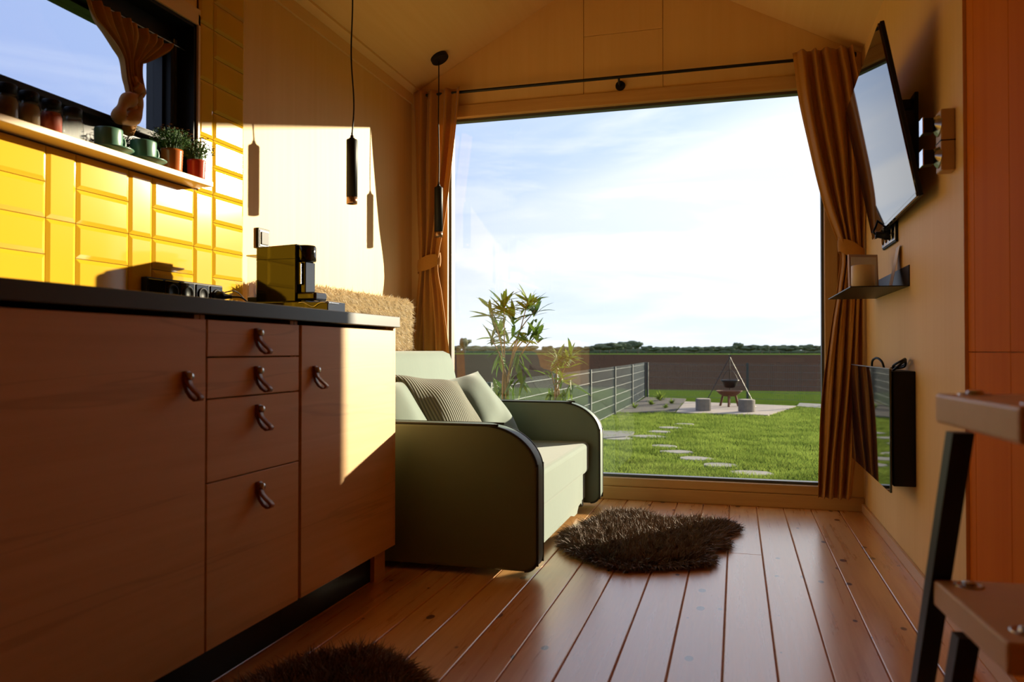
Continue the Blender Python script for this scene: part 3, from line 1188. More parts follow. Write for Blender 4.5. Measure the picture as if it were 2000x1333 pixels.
hair_part('shag', V, q_, t_, 'cream', th_)
# ledge that carries it
solo('back_ledge', MB().box((XL + .001, 2.64, 0), (-1.712, 4.03, .80), .004), 'ply', 'low plywood ledge behind the sofa under the shaggy throw', 'ledge')


# ------------------------------------------------------------------ curtains
def interp(keys, z):
    if z >= keys[0][0]:
        return keys[0][1:]
    for a, b in zip(keys[:-1], keys[1:]):
        if z >= b[0]:
            u = (a[0] - z) / (a[0] - b[0])
            return tuple(p + (q - p) * u for p, q in zip(a[1:], b[1:]))
    return keys[-1][1:]


def drape(keys, Y, folds, nz=70, nu=110, ph=0.0, sgn=-1):
    """keys: (z, x0, x1, depth) from top to bottom; folds run down the cloth"""
    zt, zb = keys[0][0], keys[-1][0]
    mb = MB()

    def fn(u, v):
        z = zt + (zb - zt) * v
        x0, x1, d = interp(keys, z)
        w = u + .018 * math.sin(6.283 * u * 2.3 + v * 3 + ph)
        yv = d * (math.sin(6.283 * folds * w + ph + .7 * math.sin(v * 5)) + .35 * math.sin(6.283 * folds * 2.1 * w + 1.3 + ph + v * 4))
        return (x0 + (x1 - x0) * u + .004 * math.sin(v * 14 + u * 9), Y + yv, z)
    return mb.grid(fn, nu, nz)


def ckeys(rows, Y):
    out = []
    for py, xl, xr, d in rows:
        a, b = onY(xl, py, Y), onY(xr, py, Y)
        out.append(((a.z + b.z) / 2, a.x, b.x, d))
    return out


def smooth_keys(keys, n=40):
    """denser, smoother version of the outline"""
    pts = bez([(k[1], k[2], k[0]) for k in keys], 8)
    dep = bez([(k[3], 0, 0) for k in keys], 8)
    return [(p.z, p.x, p.y, q.x) for p, q in zip(pts, dep)]


def curtain(keys, Y, folds, ph, tie, label):
    zmin = keys[-1][0]
    c = thing('curtain', ((keys[0][1] + keys[0][2]) / 2, Y, zmin), label, 'curtain')
    cl = part('drape', drape(smooth_keys(keys), Y, folds, 90, 130, ph), 'curtain', c)
    m = cl.modifiers.new('thickness', 'SOLIDIFY')
    m.thickness = .0025
    tx0, tx1, tz, hh, dp, slope = tie
    mb = MB()

    def fn(u, v):
        a = 6.283 * u
        x = (tx0 + tx1) / 2 + (tx1 - tx0) / 2 * math.cos(a)
        y = Y + dp * math.sin(a)
        z = tz + (v - .5) * hh * (1 + .12 * math.sin(3 * a)) + slope * math.cos(a)
        bul = 1 + .06 * math.cos((v - .5) * 3.1)
        return ((tx0 + tx1) / 2 + (x - (tx0 + tx1) / 2) * bul, Y + (y - Y) * bul, z)
    part('tieback', mb.grid(fn, 40, 6), 'curtain', c)
    return c


YC = 4.165
kr_ = [(2.272, .395, .600, .022)]
rk = ckeys([(96, 1548, 1664, .020), (190, 1560, 1682, .026), (300, 1586, 1688, .026), (400, 1612, 1688, .022), (488, 1640, 1686, .016), (560, 1634, 1686, .018), (640, 1622, 1686, .022), (780, 1606, 1683, .024), (900, 1598, 1672, .024), (974, 1595, 1666, .024)], YC)
a, b = onY(1637, 490, YC), onY(1690, 490, YC)
curtain(rk, YC, 4.5, .4, (a.x, b.x - .004, a.z, .075, .030, -.03), 'ochre curtain tied back beside the television')
YL = 4.200
lk = ckeys([(176, 807, 900, .018), (240, 809, 896, .020), (320, 812, 887, .020), (420, 817, 872, .018), (515, 819, 856, .014), (580, 812, 866, .018), (680, 803, 879, .020), (800, 798, 883, .020), (975, 796, 884, .020)], YL)
a, b = onY(816, 515, YL), onY(860, 515, YL)
curtain(lk, YL, 3.5, 1.7, (a.x, b.x, a.z, .075, .030, .02), 'ochre curtain tied back in the corner behind the sofa')

ra, rb_ = onY(850, 184.6, 4.215), onY(1672, 106.5, 4.215)
rz = (onY(908, 179, 4.215).z + onY(1543, 119, 4.215).z) / 2
rd = thing('curtain_rod', (-.6, 4.215, rz), 'long black curtain rod above the big window', 'curtain rod')
part('rod', MB().tube([(-1.78, 4.215, rz), (.545, 4.215, rz)], .0085, 14), 'blackmetal', rd)
for xx in (-1.70, -.602, .560):
    br = MB()
    zc = rz - .030
    br.tube([(xx, YB - .010, zc), (xx, YB - .020, zc)], [.027, .025], 20)
    br.tube([(xx, YB - .018, zc), (xx, 4.225, zc), (xx, 4.218, zc + .006), (xx, 4.215, rz - .004)], .006, 10)
    part('bracket', br, 'blackmetal', rd)
part('finial', MB().tube([(.545, 4.215, rz), (.550, 4.215, rz), (.575, 4.215, rz), (.578, 4.215, rz)], [.008, .013, .013, .010], 16), 'blackmetal', rd)

# little knotted curtain in the kitchen window
KX = XL - .030
kk = []
for (pl, pr) in (((160, -12), (338, 92)), ((176, 32), (334, 100)), ((200, 62), (312, 112)), ((226, 98), (284, 124)), ((236, 118), (274, 126)), ((241, 150), (273, 150)), ((246, 170), (277, 170)), ((250, 188), (276, 188))):
    kk.append((onX(*pl, KX), onX(*pr, KX)))
kc = thing('kitchen_curtain', (KX, 2.0, 1.45), 'short brown curtain knotted in the kitchen window', 'curtain')
LA = bez([p[0] for p in kk], 8)
LB = bez([p[1] for p in kk], 8)


def kfn(u, v):
    i = v * (len(LA) - 1)
    j = min(int(i), len(LA) - 2)
    f_ = i - j
    a = LA[j].lerp(LA[j + 1], f_)
    b = LB[j].lerp(LB[j + 1], f_)
    p = a.lerp(b, u)
    amp = .008 + .010 * min(1, (b - a).length / .15)
    p.x += amp * (math.sin(u * 62 + v * 2) + .4 * math.sin(u * 101 + 1 + v * 3))
    return p


part('gathered_cloth', MB().grid(kfn, 110, 50), 'curtain_k', kc)
kn = MB()
c1_ = [onX(px, py, KX + .012) for px, py in ((262, 168), (272, 182), (262, 192), (246, 198), (236, 215), (234, 230), (246, 236), (262, 228), (270, 210), (262, 190))]
kn.tube(bez(c1_, 6), [.020 + .005 * math.sin(i * .5) for i in range(55)], 12)
part('knot', kn, 'curtain_k', kc)
kt = [onX(px, py, KX) for px, py in ((258, 150), (262, 175), (256, 200), (254, 225), (252, 250), (250, 262))]
part('tail', MB().tube(bez(kt, 8), [.016 + .007 * math.sin(3.14 * min(1, i / 40)) for i in range(41)], 12), 'curtain_k', kc)
ka, kb = onX(150, -12, KX), onX(348, 90, KX)
part('string', MB().tube([(KX, WY0 + .02, (kb.z + ka.z) / 2 + .002), (KX, WY1 - .02, (kb.z + ka.z) / 2 + .002)], .002, 6), 'steel', kc)

# ------------------------------------------------------------------ things on the sill
ST = 1.389
SXC = -1.79


def sill_y(px, X=SXC):
    return onX(px, 260, X).y


jars = [(12, 'spice_b', 'dark brown spice jar with black lid, farthest from the green cups'), (56, 'spice_o', 'tan spice jar with black lid on the sill shelf'), (100, 'spice_r', 'red and orange spice jar with black lid'), (142, None, 'empty clear glass jar with black lid beside the cup')]
for px, sp, lab in jars:
    y = sill_y(px)
    j = thing('spice_jar', (SXC, y, ST), lab, 'jar')
    pr = [(.001, .0), (.026, .0), (.0275, .004), (.0275, .048), (.024, .060), (.0205, .066), (.0205, .070)]
    part('glass', MB().lathe((SXC, y, ST), pr, 24), 'jarglass', j)
    part('lid', MB().lathe((SXC, y, ST), [(.001, .068), (.0235, .068), (.0235, .090), (.022, .092), (.001, .092)], 24), 'black', j)
    if sp:
        part('spice', MB().lathe((SXC, y, ST), [(.001, .002), (.0255, .002), (.0258, .046), (.022, .058), (.001, .058)], 24), sp, j)

for px, lab_c, lab_s in ((212, 'green cup on its saucer beside the glass jar', 'green saucer under the cup beside the glass jar'), (280, 'green cup on its saucer beside the flower pots', 'green saucer under the cup beside the flower pots')):
    y = sill_y(px)
    solo('saucer', MB().lathe((SXC, y + .012, ST), [(.001, .0), (.030, .0), (.034, .003), (.058, .010), (.062, .013), (.060, .0145), (.034, .0065), (.001, .005)], 40), 'cup', lab_s, 'saucer', 'green saucers on the sill')
    c = thing('cup', (SXC, y, ST + .005), lab_c, 'cup')
    yy = y
    part('bowl', MB().lathe((SXC, yy, ST + .006), [(.001, .0), (.030, .0), (.035, .004), (.038, .012), (.039, .060), (.038, .063), (.0362, .060), (.034, .010), (.001, .005)], 36), 'cup', c)
    part('handle', MB().tube(bez([(SXC + .004, yy + .036, ST + .054), (SXC + .006, yy + .054, ST + .053), (SXC + .007, yy + .058, ST + .034), (SXC + .005, yy + .048, ST + .020), (SXC + .003, yy + .036, ST + .019)], 8), .0035, 8), 'cup', c)

for px, mat, lab, hgt, r in ((336, 'terracotta', 'flowering plant in an orange glazed pot on the sill', .074, .035), (384, 'redpot', 'flowering plant in a red glazed pot at the sill end', .068, .0315)):
    y = sill_y(px)
    p = thing('potted_plant', (SXC, y, ST), lab, 'plant')
    pr = [(.001, .0), (r * .86, .0), (r * .9, .003)]
    for k in range(7):
        z = .006 + k * (hgt - .012) / 6.5
        pr += [(r * (.90 + .012 * k), z), (r * (.925 + .012 * k), z + .003)]
    pr += [(r, hgt), (r * .93, hgt), (r * .92, hgt - .008), (.001, hgt - .008)]
    part('pot', MB().lathe((SXC, y, ST), pr, 32), mat, p)
    part('soil', MB().lathe((SXC, y, ST), [(.001, hgt - .007), (r * .92, hgt - .007)], 20), 'soilpot', p)
    fol, stm, flw = MB(), MB(), MB()
    R = random.Random(px)
    for k in range(210):
        a, q = R.uniform(0, 6.283), math.sqrt(R.random())
        root = Vector((SXC + math.cos(a) * r * .7 * q, y + math.sin(a) * r * .7 * q, ST + hgt - .008))
        tip = Vector((SXC + math.cos(a) * r * 2.0 * q, y + math.sin(a) * r * 2.0 * q, ST + hgt + .072 - .032 * q * q + R.uniform(-.012, .012)))
        if k % 3 == 0:
            stm.tube([root, root.lerp(tip, .5) + Vector((0, 0, .006)), tip], .0009, 4, False)
        for _ in range(4):
            t0 = root.lerp(tip, R.uniform(.35, .97))
            d = Vector((R.uniform(-1, 1), R.uniform(-1, 1), R.uniform(-.3, .9))).normalized() * R.uniform(.008, .014)
            w = d.cross(Vector((R.uniform(-1, 1), R.uniform(-1, 1), 1))).normalized() * .0024
            fol.add([t0, t0 + d * .5 + w, t0 + d, t0 + d * .5 - w], [(0, 1, 2, 3)])
        if k % 4 == 0:
            t0 = tip + Vector((0, 0, .004))
            for m_ in range(6):
                a2 = m_ * 1.047
                d = Vector((math.cos(a2), math.sin(a2), .5)) * .0055
                w = Vector((-math.sin(a2), math.cos(a2), 0)) * .0025
                flw.add([t0, t0 + d * .6 + w, t0 + d, t0 + d * .6 - w], [(0, 1, 2, 3)])
    part('stems', stm, 'leafdark', p, None, 'stuff')
    part('foliage', fol, 'leafdark', p, None, 'stuff')
    part('flowers', flw, 'flower', p, None, 'stuff')

# ------------------------------------------------------------------ television
TVW, TVH = 1.018, 0.577
tv = thing('television', (.548, 2.728, 1.287), 'flat black television tilted down on the right wall', 'television')
BASE[tv.name] = Vector((0, 0, 0))
part('housing', MB().box((.006, 0, 0), (.020, TVW, TVH), .003).box((.020, .12, .05), (.040, TVW - .12, TVH * .62), .008), 'black', tv)
part('screen', MB().box((0, .004, .012), (.0065, TVW - .004, TVH - .004), .001, 1), 'screen', tv)
part('bottom_bezel', MB().box((-.0015, .002, 0), (.007, TVW - .002, .012), .001, 1), 'gloss_black', tv)
mt = MB().box((.038, TVW / 2 - .20, .18), (.052, TVW / 2 - .16, .42)).box((.038, TVW / 2 + .16, .18), (.052, TVW / 2 + .20, .42))
mt.box((.050, TVW / 2 - .22, .20), (.066, TVW / 2 + .22, .24))
part('wall_mount', mt, 'blackmetal', tv)
tv.rotation_euler = (0, -math.asin((.548 - .438) / TVH), math.radians(-1.5))
wm = thing('television_bracket', (XR, 3.237, 1.40), 'black steel wall bracket behind the television', 'bracket')
part('wall_plate', MB().box((XR - .012, 3.0, 1.44), (XR, 3.47, 1.70), .002), 'blackmetal', wm)
for yy in (3.05, 3.40):
    part('arm', MB().box((.520, yy, 1.655), (XR - .010, yy + .02, 1.690), .002), 'blackmetal', wm)

# wall lamp
lm = thing('wall_lamp', (XR, 2.55, 1.323), 'tan wall lamp with two small black swivel spots', 'lamp')
part('body', MB().box((.572, 2.528, 1.323), (XR, 2.590, 1.503), .004), 'lampwood', lm)
part('band', MB().box((.5710, 2.5272, 1.409), (XR, 2.5908, 1.412)), 'black', lm)
for zc in (1.462, 1.369):
    part('socket', MB().tube([(.574, 2.559, zc), (.560, 2.559, zc + .002), (.550, 2.559, zc)], [.034, .022, .012], 24), 'steel', lm)
    h = MB().box((.5275, 2.538, zc - .024), (.556, 2.580, zc + .020), .003)
    hd_ = part('spot_head', h, 'black', lm)
    part('rim', MB().box((.5255, 2.536, zc - .026), (.529, 2.582, zc + .022), .001, 1), 'chrome', hd_)

# outlet plate by the television
ot = thing('wall_outlet', (XR, 3.51, 1.225), 'black multi-gang outlet plate under the television', 'socket')
part('plate', MB().box((XR - .010, 3.366, 1.228), (XR, 3.655, 1.308), .003), 'black', ot)
for k in range(4):
    yk = 3.366 + .289 * (k + .5) / 4
    g = part('module', MB().box((XR - .013, yk - .033, 1.235), (XR - .010, yk + .033, 1.301), .001, 1), 'steel', ot)
    part('outlet', MB().tube([(XR - .0125, yk, 1.268), (XR - .016, yk, 1.268)], [.024, .022], 20), 'gloss_black', g)
pl = thing('plug', (XR - .03, 3.50, 1.24), 'black plug pushed into the outlet plate under the television', 'plug')
part('body', MB().tube([(XR - .015, 3.474, 1.268), (XR - .034, 3.474, 1.268), (XR - .036, 3.474, 1.268), (XR - .066, 3.474, 1.272)], [.019, .019, .014, .012], 14), 'black', pl)
part('cord', MB().tube(bez([(XR - .064, 3.474, 1.272), (XR - .072, 3.480, 1.285), (XR - .06, 3.50, 1.31), (XR - .040, 3.54, 1.36)], 8), .004, 8), 'black', pl)

# black metal wall shelf and what stands on it
sh = thing('wall_shelf', (.51, 3.52, 1.035), 'small black folded metal shelf on the right wall', 'shelf')
part('plate', MB().box((.408, 3.160, 1.037), (XR, 3.885, 1.0405)), 'blackmetal', sh)
part('back_plate', MB().box((XR - .0035, 3.160, 1.0405), (XR, 3.885, 1.115)), 'blackmetal', sh)
ZS = 1.0405
pc_ = onZ(1690, 556, ZS)
cxp, cyp = .478, 3.34
solo('candle_pot', MB().lathe((cxp, cyp, ZS), [(.001, .0), (.041, .0), (.043, .003), (.043, .092), (.0415, .094), (.039, .092), (.039, .080), (.001, .080)], 36), 'beige', 'beige cylindrical pot on the black wall shelf', 'pot')


def slab(mb, origin, u, v, w):
    o = Vector(origin); u = Vector(u); v = Vector(v); w = Vector(w)
    vs = [o, o + u, o + u + v, o + v, o + w, o + u + w, o + u + v + w, o + v + w]
    return mb.add(vs, [(0, 3, 2, 1), (4, 5, 6, 7), (0, 1, 5, 4), (1, 2, 6, 5), (2, 3, 7, 6), (3, 0, 4, 7)])


slf = thing('photo_frame', (.50, 3.47, ZS), 'pink framed card leaning behind the beige pot', 'frame')
part('frame', slab(MB(), (.440, 3.42, ZS), (.115, .045, .0), (.004, .055, .155), (-.004, .010, .0)), 'card', slf)
part('picture', slab(MB(), (.4475, 3.4195, ZS + .012), (.100, .039, .0), (.0034, .0467, .131), (.0004, -.0012, 0)), 'white', slf)
solo('leaning_card', slab(MB(), (.425, 3.330, ZS), (.004, .055, 0), (.042, .012, .075), (.003, 0, 0)), 'card', 'small pink card propped against the beige pot', 'card')
solo('paper_leaflet', slab(MB(), (.572, 3.30, ZS), (.004, .090, 0), (.030, 0, .165), (.0015, 0, 0)), 'white', 'white leaflet leaning on the wall above the black shelf', 'leaflet')

# panel heater
ht = thing('panel_heater', (.57, 3.5, .295), 'black glass panel heater on the right wall', 'heater')
part('body', MB().box((.536, 3.075, .318), (XR, 3.900, .728), .003), 'black', ht)
fp = part('glass_front', MB().box((.522, 3.062, .296), (.530, 4.020, .735), .0015, 1), 'screen', ht)
part('spacer', MB().box((.530, 3.10, .34), (.536, 3.88, .70)), 'black', ht)
part('top_edge', MB().box((.5215, 3.062, .735), (.5305, 4.020, .738)), 'steel', ht)
solo('cable_bundle', MB().tube(bez([(.548, 3.13, .730), (.565, 3.10, .752), (.588, 3.13, .762), (.597, 3.20, .742), (.575, 3.22, .736), (.552, 3.16, .745), (.570, 3.11, .764), (.595, 3.17, .770), (.600, 3.22, .748), (.57, 3.25, .738), (.55, 3.19, .735)], 10), .0042, 8), 'black', 'coiled black cable lying on top of the panel heater', 'cable')
solo('cable_loop', MB().tube(bez([(.535, 3.52, .729), (.533, 3.49, .76), (.540, 3.43, .772), (.550, 3.38, .758), (.556, 3.36, .729)], 10), .0045, 8), 'black', 'upright black cable loop at the heater top', 'cable')

# ------------------------------------------------------------------ step stool in front
st = thing('step_stool', (.29, 1.35, 0), 'wooden step stool with sloping black steel legs', 'step stool')
BASE[st.name] = Vector((0, 0, 0))
st.rotation_euler = (0, 0, math.radians(4.5))
INC = -.42
bolt = MB()
for k, (zt, w) in enumerate(((.165, .29), (.453, .29), (.741, .315))):
    yb = -.014 + INC * (zt - .453)
    xo = -.004 if k < 2 else -.036
    tr = part('tread', MB().box((xo, yb - .270, zt - .040), (xo + w, yb, zt), .004, 2), 'tread', st)
    for (bxx, byy) in ((.040, -.030), (.040, -.225), (w - .06, -.030), (w - .06, -.225)):
        part('bolt', MB().lathe((xo + bxx, yb + byy, zt), [(.020, -.002), (.020, .0015), (.017, .002), (.012, -.001), (.010, -.001), (.010, .004), (.008, .006), (.001, .006)], 20), 'steel', tr)
    for xx in (.045, .190):
        part('arm', MB().box((xx, yb - .262, zt - .050), (xx + .028, yb + .020, zt - .040), .001, 1), 'blackmetal', st)


def leg(xx, off):
    zt = .685 if off == 0 else .405
    p = lambda z: .004 + off + INC * (z - .43)
    a, b = .014, .013
    mb = MB()
    vs = []
    for z in (0.0, zt):
        for sx_, sy2 in ((-1, -1), (1, -1), (1, 1), (-1, 1)):
            vs.append((xx + sx_ * a, p(z) + sy2 * b * 1.1, z))
    mb.add(vs, [(0, 3, 2, 1), (4, 5, 6, 7), (0, 1, 5, 4), (1, 2, 6, 5), (2, 3, 7, 6), (3, 0, 4, 7)])
    part('leg', mb, 'blackmetal', st)


for xx in (.006, .240):
    leg(xx, 0)
    leg(xx, -.135)


# ------------------------------------------------------------------ sheepskins
def inside(poly, pts):
    x, y = pts[:, 0], pts[:, 1]
    r = np.zeros(len(pts), bool)
    n = len(poly)
    j = n - 1
    for i in range(n):
        xi, yi_ = poly[i]; xj, yj = poly[j]
        c = ((yi_ > y) != (yj > y)) & (x < (xj - xi) * (y - yi_) / (yj - yi_ + 1e-12) + xi)
        r ^= c
        j = i
    return r


def edge_dist(poly, pts):
    d = np.full(len(pts), 9.0)
    n = len(poly)
    for i in range(n):
        a = np.array(poly[i]); b = np.array(poly[(i + 1) % n])
        ab = b - a
        tt = np.clip(((pts - a) @ ab) / (ab @ ab + 1e-12), 0, 1)
        d = np.minimum(d, np.linalg.norm(pts - (a + tt[:, None] * ab), axis=1))
    return d


def sheepskin(poly, n, flen, mat, label, comb):
    poly = [(p.x, p.y) for p in bez([(a, b, 0) for a, b in poly] + [(poly[0][0], poly[0][1], 0)], 5)][:-1]
    cx = sum(p[0] for p in poly) / len(poly)
    cy = sum(p[1] for p in poly) / len(poly)
    t_ = thing('sheepskin_rug', (cx, cy, 0), label, 'rug')
    ins = [(cx + (a - cx) * .93, cy + (b - cy) * .93) for a, b in poly]
    mb = MB()
    m = len(ins)
    vs = [(a, b, .0) for a, b in ins] + [(cx + (a - cx) * .95, cy + (b - cy) * .95, .014) for a, b in ins]
    mb.add(vs, [(i, (i + 1) % m, m + (i + 1) % m, m + i) for i in range(m)])
    mb.add(vs[m:], [tuple(range(m))])
    part('hide', mb, 'hide', t_)
    xs = [p[0] for p in poly]; ys_ = [p[1] for p in poly]
    pts = np.stack([rng.uniform(min(xs), max(xs), n * 3), rng.uniform(min(ys_), max(ys_), n * 3)], 1)
    pts = pts[inside(ins, pts)][:n]
    ed = edge_dist(ins, pts)
    out = pts - np.array([cx, cy])
    out /= np.linalg.norm(out, axis=1)[:, None] + 1e-9
    k = np.clip(1 - ed / .07, 0, 1)[:, None]
    # locks: hairs lean together in clumps
    cl = np.floor(pts * 34)
    ang = (np.sin(cl[:, 0] * 12.9898 + cl[:, 1] * 78.233) * 43758.5453) % 6.283
    cd2 = np.stack([np.cos(ang), np.sin(ang)], 1)
    dxy = out * k * 1.5 + cd2 * .55 * (1 - k * .5) + np.array(comb)[None, :] * .5
    D = np.concatenate([dxy, np.full((len(pts), 1), .75) - k * .5], 1)
    P = np.concatenate([pts, np.full((len(pts), 1), .012)], 1)
    V, q_, tr_ = strands(P, D, flen, .0042, .35, 2, .22)
    V[:, 2] = np.maximum(V[:, 2], .002)
    hair_part('pile', V, q_, tr_, mat, t_)


out1 = [(1087, 1062), (1098, 1040), (1135, 1034), (1140, 1022), (1180, 1005), (1210, 999), (1258, 1004), (1300, 1016), (1350, 1014), (1400, 1019), (1432, 1022), (1447, 1034), (1420, 1044), (1400, 1046), (1424, 1058), (1416, 1070), (1388, 1074), (1397, 1088), (1388, 1104), (1340, 1109), (1290, 1111), (1220, 1114), (1165, 1104), (1130, 1090), (1105, 1080)]
sheepskin([tuple(onZ(a, b, .015)[:2]) for a, b in out1], 46000, .050, 'fur', 'brown sheepskin rug lying between sofa and window', (.3, -.3))
out2 = [(-1.10, 1.66), (-1.05, 1.80), (-.98, 1.865), (-.92, 1.905), (-.84, 1.865), (-.76, 1.80), (-.68, 1.70), (-.62, 1.52), (-.60, 1.30), (-.66, 1.08), (-.78, .96), (-.92, .98), (-1.05, 1.10), (-1.12, 1.30), (-1.13, 1.50)]
sheepskin(out2, 40000, .058, 'fur', 'dark brown sheepskin rug on the floor by the oak drawers', (0, .2))

# ------------------------------------------------------------------ garden
gd = struct('ground', MB().box((-600, YB + .5, GZ - .6), (600, 490, GZ - .06)), 'field', 'ploughed brown field')
struct('lawn', MB().box((-30, YB - 8, GZ - .3), (30, 29.0, GZ)), 'lawn', 'green lawn behind the house')
struct('field_edge', MB().box((-600, 330, GZ - .3), (600, 490, GZ - .02)), 'crop', 'strip of green crop beyond the field')
G = lambda px, py: onZ(px, py, GZ)

# concrete slab with fire place
sq = [G(1320, 809), G(1338, 787), G(1556, 796), G(1500, 814)]
mb = MB().prism([(p.x, p.y) for p in sq], 2, GZ - .05, GZ + .035)
solo('paving_slab', mb, 'concrete', 'square concrete pad under the fire bowl', 'paving')
ZP = GZ + .035
# flower bed of dark soil
bp = [G(1203, 809), G(1238, 792), G(1262, 778), G(1340, 781), G(1335, 788), G(1318, 808)]
mb = MB().prism([(p.x, p.y) for p in bp], 2, GZ - .05, GZ + .03)
solo('flower_bed', mb, 'bed', 'dark soil bed between fence and concrete pad', 'flower bed')
for (a, b, s_) in ((1290, 785, .30), (1272, 793, .18), (1312, 791, .16), (1240, 800, .15), (1300, 800, .14)):
    c = G(a, b)
    mb = MB()
    R = random.Random(a)
    for k in range(40):
        an, el = R.uniform(0, 6.283), R.uniform(.2, 1.3)
        d = Vector((math.cos(an) * math.cos(el), math.sin(an) * math.cos(el), math.sin(el))) * s_ * R.uniform(.6, 1.2)
        w = Vector((-math.sin(an), math.cos(an), 0)) * s_ * .10
        o = Vector((c.x, c.y, GZ + .02))
        mb.add([o, o + d * .5 + w, o + d, o + d * .5 - w], [(0, 1, 2, 3)])
    solo('garden_plant', mb, 'grass', 'leafy clump growing in the dark soil bed', 'plant', 'plants in the soil bed')

# stepping stones and gravel
stones = [(1267, 855, .62), (1287, 845.5, .50), (1308, 837.5, .48), (1338, 830.5, .44), (1298, 874, .46), (1322, 885.5, .50), (1358, 898.5, .52), (1405, 911.5, .56), (1470, 927.5, .60), (1206, 859, .6)]
ORD = ['nearest', 'second', 'third', 'fourth', 'fifth', 'sixth', 'seventh', 'eighth', 'ninth', 'farthest']
rank = [3, 2, 1, 0, 5, 6, 7, 8, 9, 4]
SLAB = ['flat grey stepping stone in the lawn, %s from the concrete pad' % ORD[r_] for r_ in rank]
for k, (a, b, w) in enumerate(stones):
    c = G(a, b)
    R = random.Random(k)
    pol = []
    for m_ in range(9):
        an = m_ / 9 * 6.283
        pol.append((c.x + math.cos(an) * w * .46 * R.uniform(.75, 1.12), c.y + math.sin(an) * w * .36 * R.uniform(.75, 1.12)))
    solo('stepping_stone', MB().prism(pol, 2, GZ - .02, GZ + .022, .008, 1), 'stone', SLAB[k], 'stone', 'stepping stones across the lawn')
gp = [G(1150, 862), G(1170, 845), G(1240, 846), G(1236, 853), G(1222, 857)]
solo('gravel_patch', MB().prism([(p.x, p.y) for p in gp], 2, GZ - .02, GZ + .035), 'gravel', 'patch of grey gravel beside the stepping stones', 'gravel', None, 'stuff')
gp = [G(1556, 796), G(1562, 790), G(1640, 794), G(1640, 804)]
solo('gravel_strip', MB().prism([(p.x, p.y) for p in gp], 2, GZ - .02, GZ + .035), 'gravel', 'strip of grey gravel beyond the concrete pad', 'gravel', None, 'stuff')

# grass blades
n = 150000
yy = 6.0 + 15.0 * rng.random(n) ** 1.5
xx = rng.uniform(-2.6, 1.0, n) * 1.0
xx = -2.6 + (xx + 2.6) / 3.6 * (3.6 + np.clip((yy - 8) * .22, 0, 4))
pts = np.stack([xx, yy], 1)
keep = ~inside([(p.x, p.y) for p in sq], pts) & ~inside([(p.x, p.y) for p in bp], pts)
for a, b, w in stones:
    c = G(a, b)
    keep &= ((pts[:, 0] - c.x) / (w * .42)) ** 2 + ((pts[:, 1] - c.y) / (w * .31)) ** 2 > 1.0
pts = pts[keep]
n = len(pts)
h = (.030 + .040 * (np.sin(pts[:, 0] * 5 + 2 * np.sin(pts[:, 1] * 3)) * np.sin(pts[:, 1] * 4.3 + pts[:, 0] * 2) * .5 + .5)) * rng.uniform(.6, 1.3, n)
an = rng.uniform(0, 6.283, n)
wv_ = np.stack([np.cos(an), np.sin(an), np.zeros(n)], 1) * .007
P = np.concatenate([pts, np.full((n, 1), GZ)], 1)
ln = np.stack([rng.normal(0, .5, n), rng.normal(0, .5, n), np.ones(n)], 1) * h[:, None]
V = np.stack([P - wv_, P + wv_, P + ln], 1).reshape(-1, 3)
me = bpy.data.meshes.new('grass')
bi = np.arange(n) * 3
me.vertices.add(n * 3)
me.vertices.foreach_set('co', V.astype(np.float32).ravel())
me.loops.add(n * 3)
me.loops.foreach_set('vertex_index', np.arange(n * 3).astype(np.int32))
me.polygons.add(n)
me.polygons.foreach_set('loop_start', (np.arange(n) * 3).astype(np.int32))
me.update(calc_edges=True)
o = bpy.data.objects.new('grass', me)
me.materials.append(M['grass'])
C.objects.link(o)
props(o, 'short green grass of the lawn', 'grass', None, 'stuff')

# fire bowl, cauldron on its tripod, two log seats
fb = G(1424, 797)
r0 = .31
fbz = ZP + .26
b_ = thing('fire_bowl', (fb.x, fb.y, ZP), 'rusty fire bowl on splayed legs on the concrete pad', 'fire bowl')
part('bowl', MB().lathe((fb.x, fb.y, ZP), [(.001, .24), (.14, .25), (.24, .31), (.305, .375), (.32, .385), (.30, .385), (.23, .325), (.12, .27), (.001, .26)], 28), 'rust', b_)
for k in range(3):
    a = k * 2.094 + .5
    part('leg', MB().tube([(fb.x + .17 * math.cos(a), fb.y + .17 * math.sin(a), ZP + .28), (fb.x + .25 * math.cos(a), fb.y + .25 * math.sin(a), ZP)], .028, 8), 'rust', b_)
td = thing('cooking_tripod', (fb.x, fb.y, ZP), 'thin iron cooking tripod standing over the fire bowl', 'tripod')
ap = Vector((fb.x + .02, fb.y, onY(1426, 697, fb.y).z))
for dx_, dy_ in ((-.60, -.15), (.62, -.10), (.02, .60)):
    part('leg', MB().tube([(fb.x + dx_, fb.y + dy_, ZP), ap + Vector((dx_ * -.05, 0, .05))], .010, 8), 'blackmetal', td)
part('chain', MB().tube([ap, (fb.x + .02, fb.y, onY(1426, 722, fb.y).z)], .007, 6), 'blackmetal', td)
cz = onY(1426, 758, fb.y).z
ck = thing('cauldron', (fb.x + .02, fb.y, cz), 'black iron cauldron hanging above the fire bowl', 'cauldron')
part('pot', MB().lathe((fb.x + .02, fb.y, cz), [(.001, .0), (.09, .0), (.13, .02), (.19, .15), (.225, .185), (.22, .195), (.18, .17), (.12, .03), (.001, .015)], 28), 'blackmetal', ck)
part('bail', MB().tube(bez([(fb.x + .22, fb.y, cz + .185), (fb.x + .13, fb.y, cz + .36), (fb.x + .02, fb.y, onY(1426, 722, fb.y).z), (fb.x - .09, fb.y, cz + .36), (fb.x - .18, fb.y, cz + .185)], 6), .006, 6), 'blackmetal', ck)
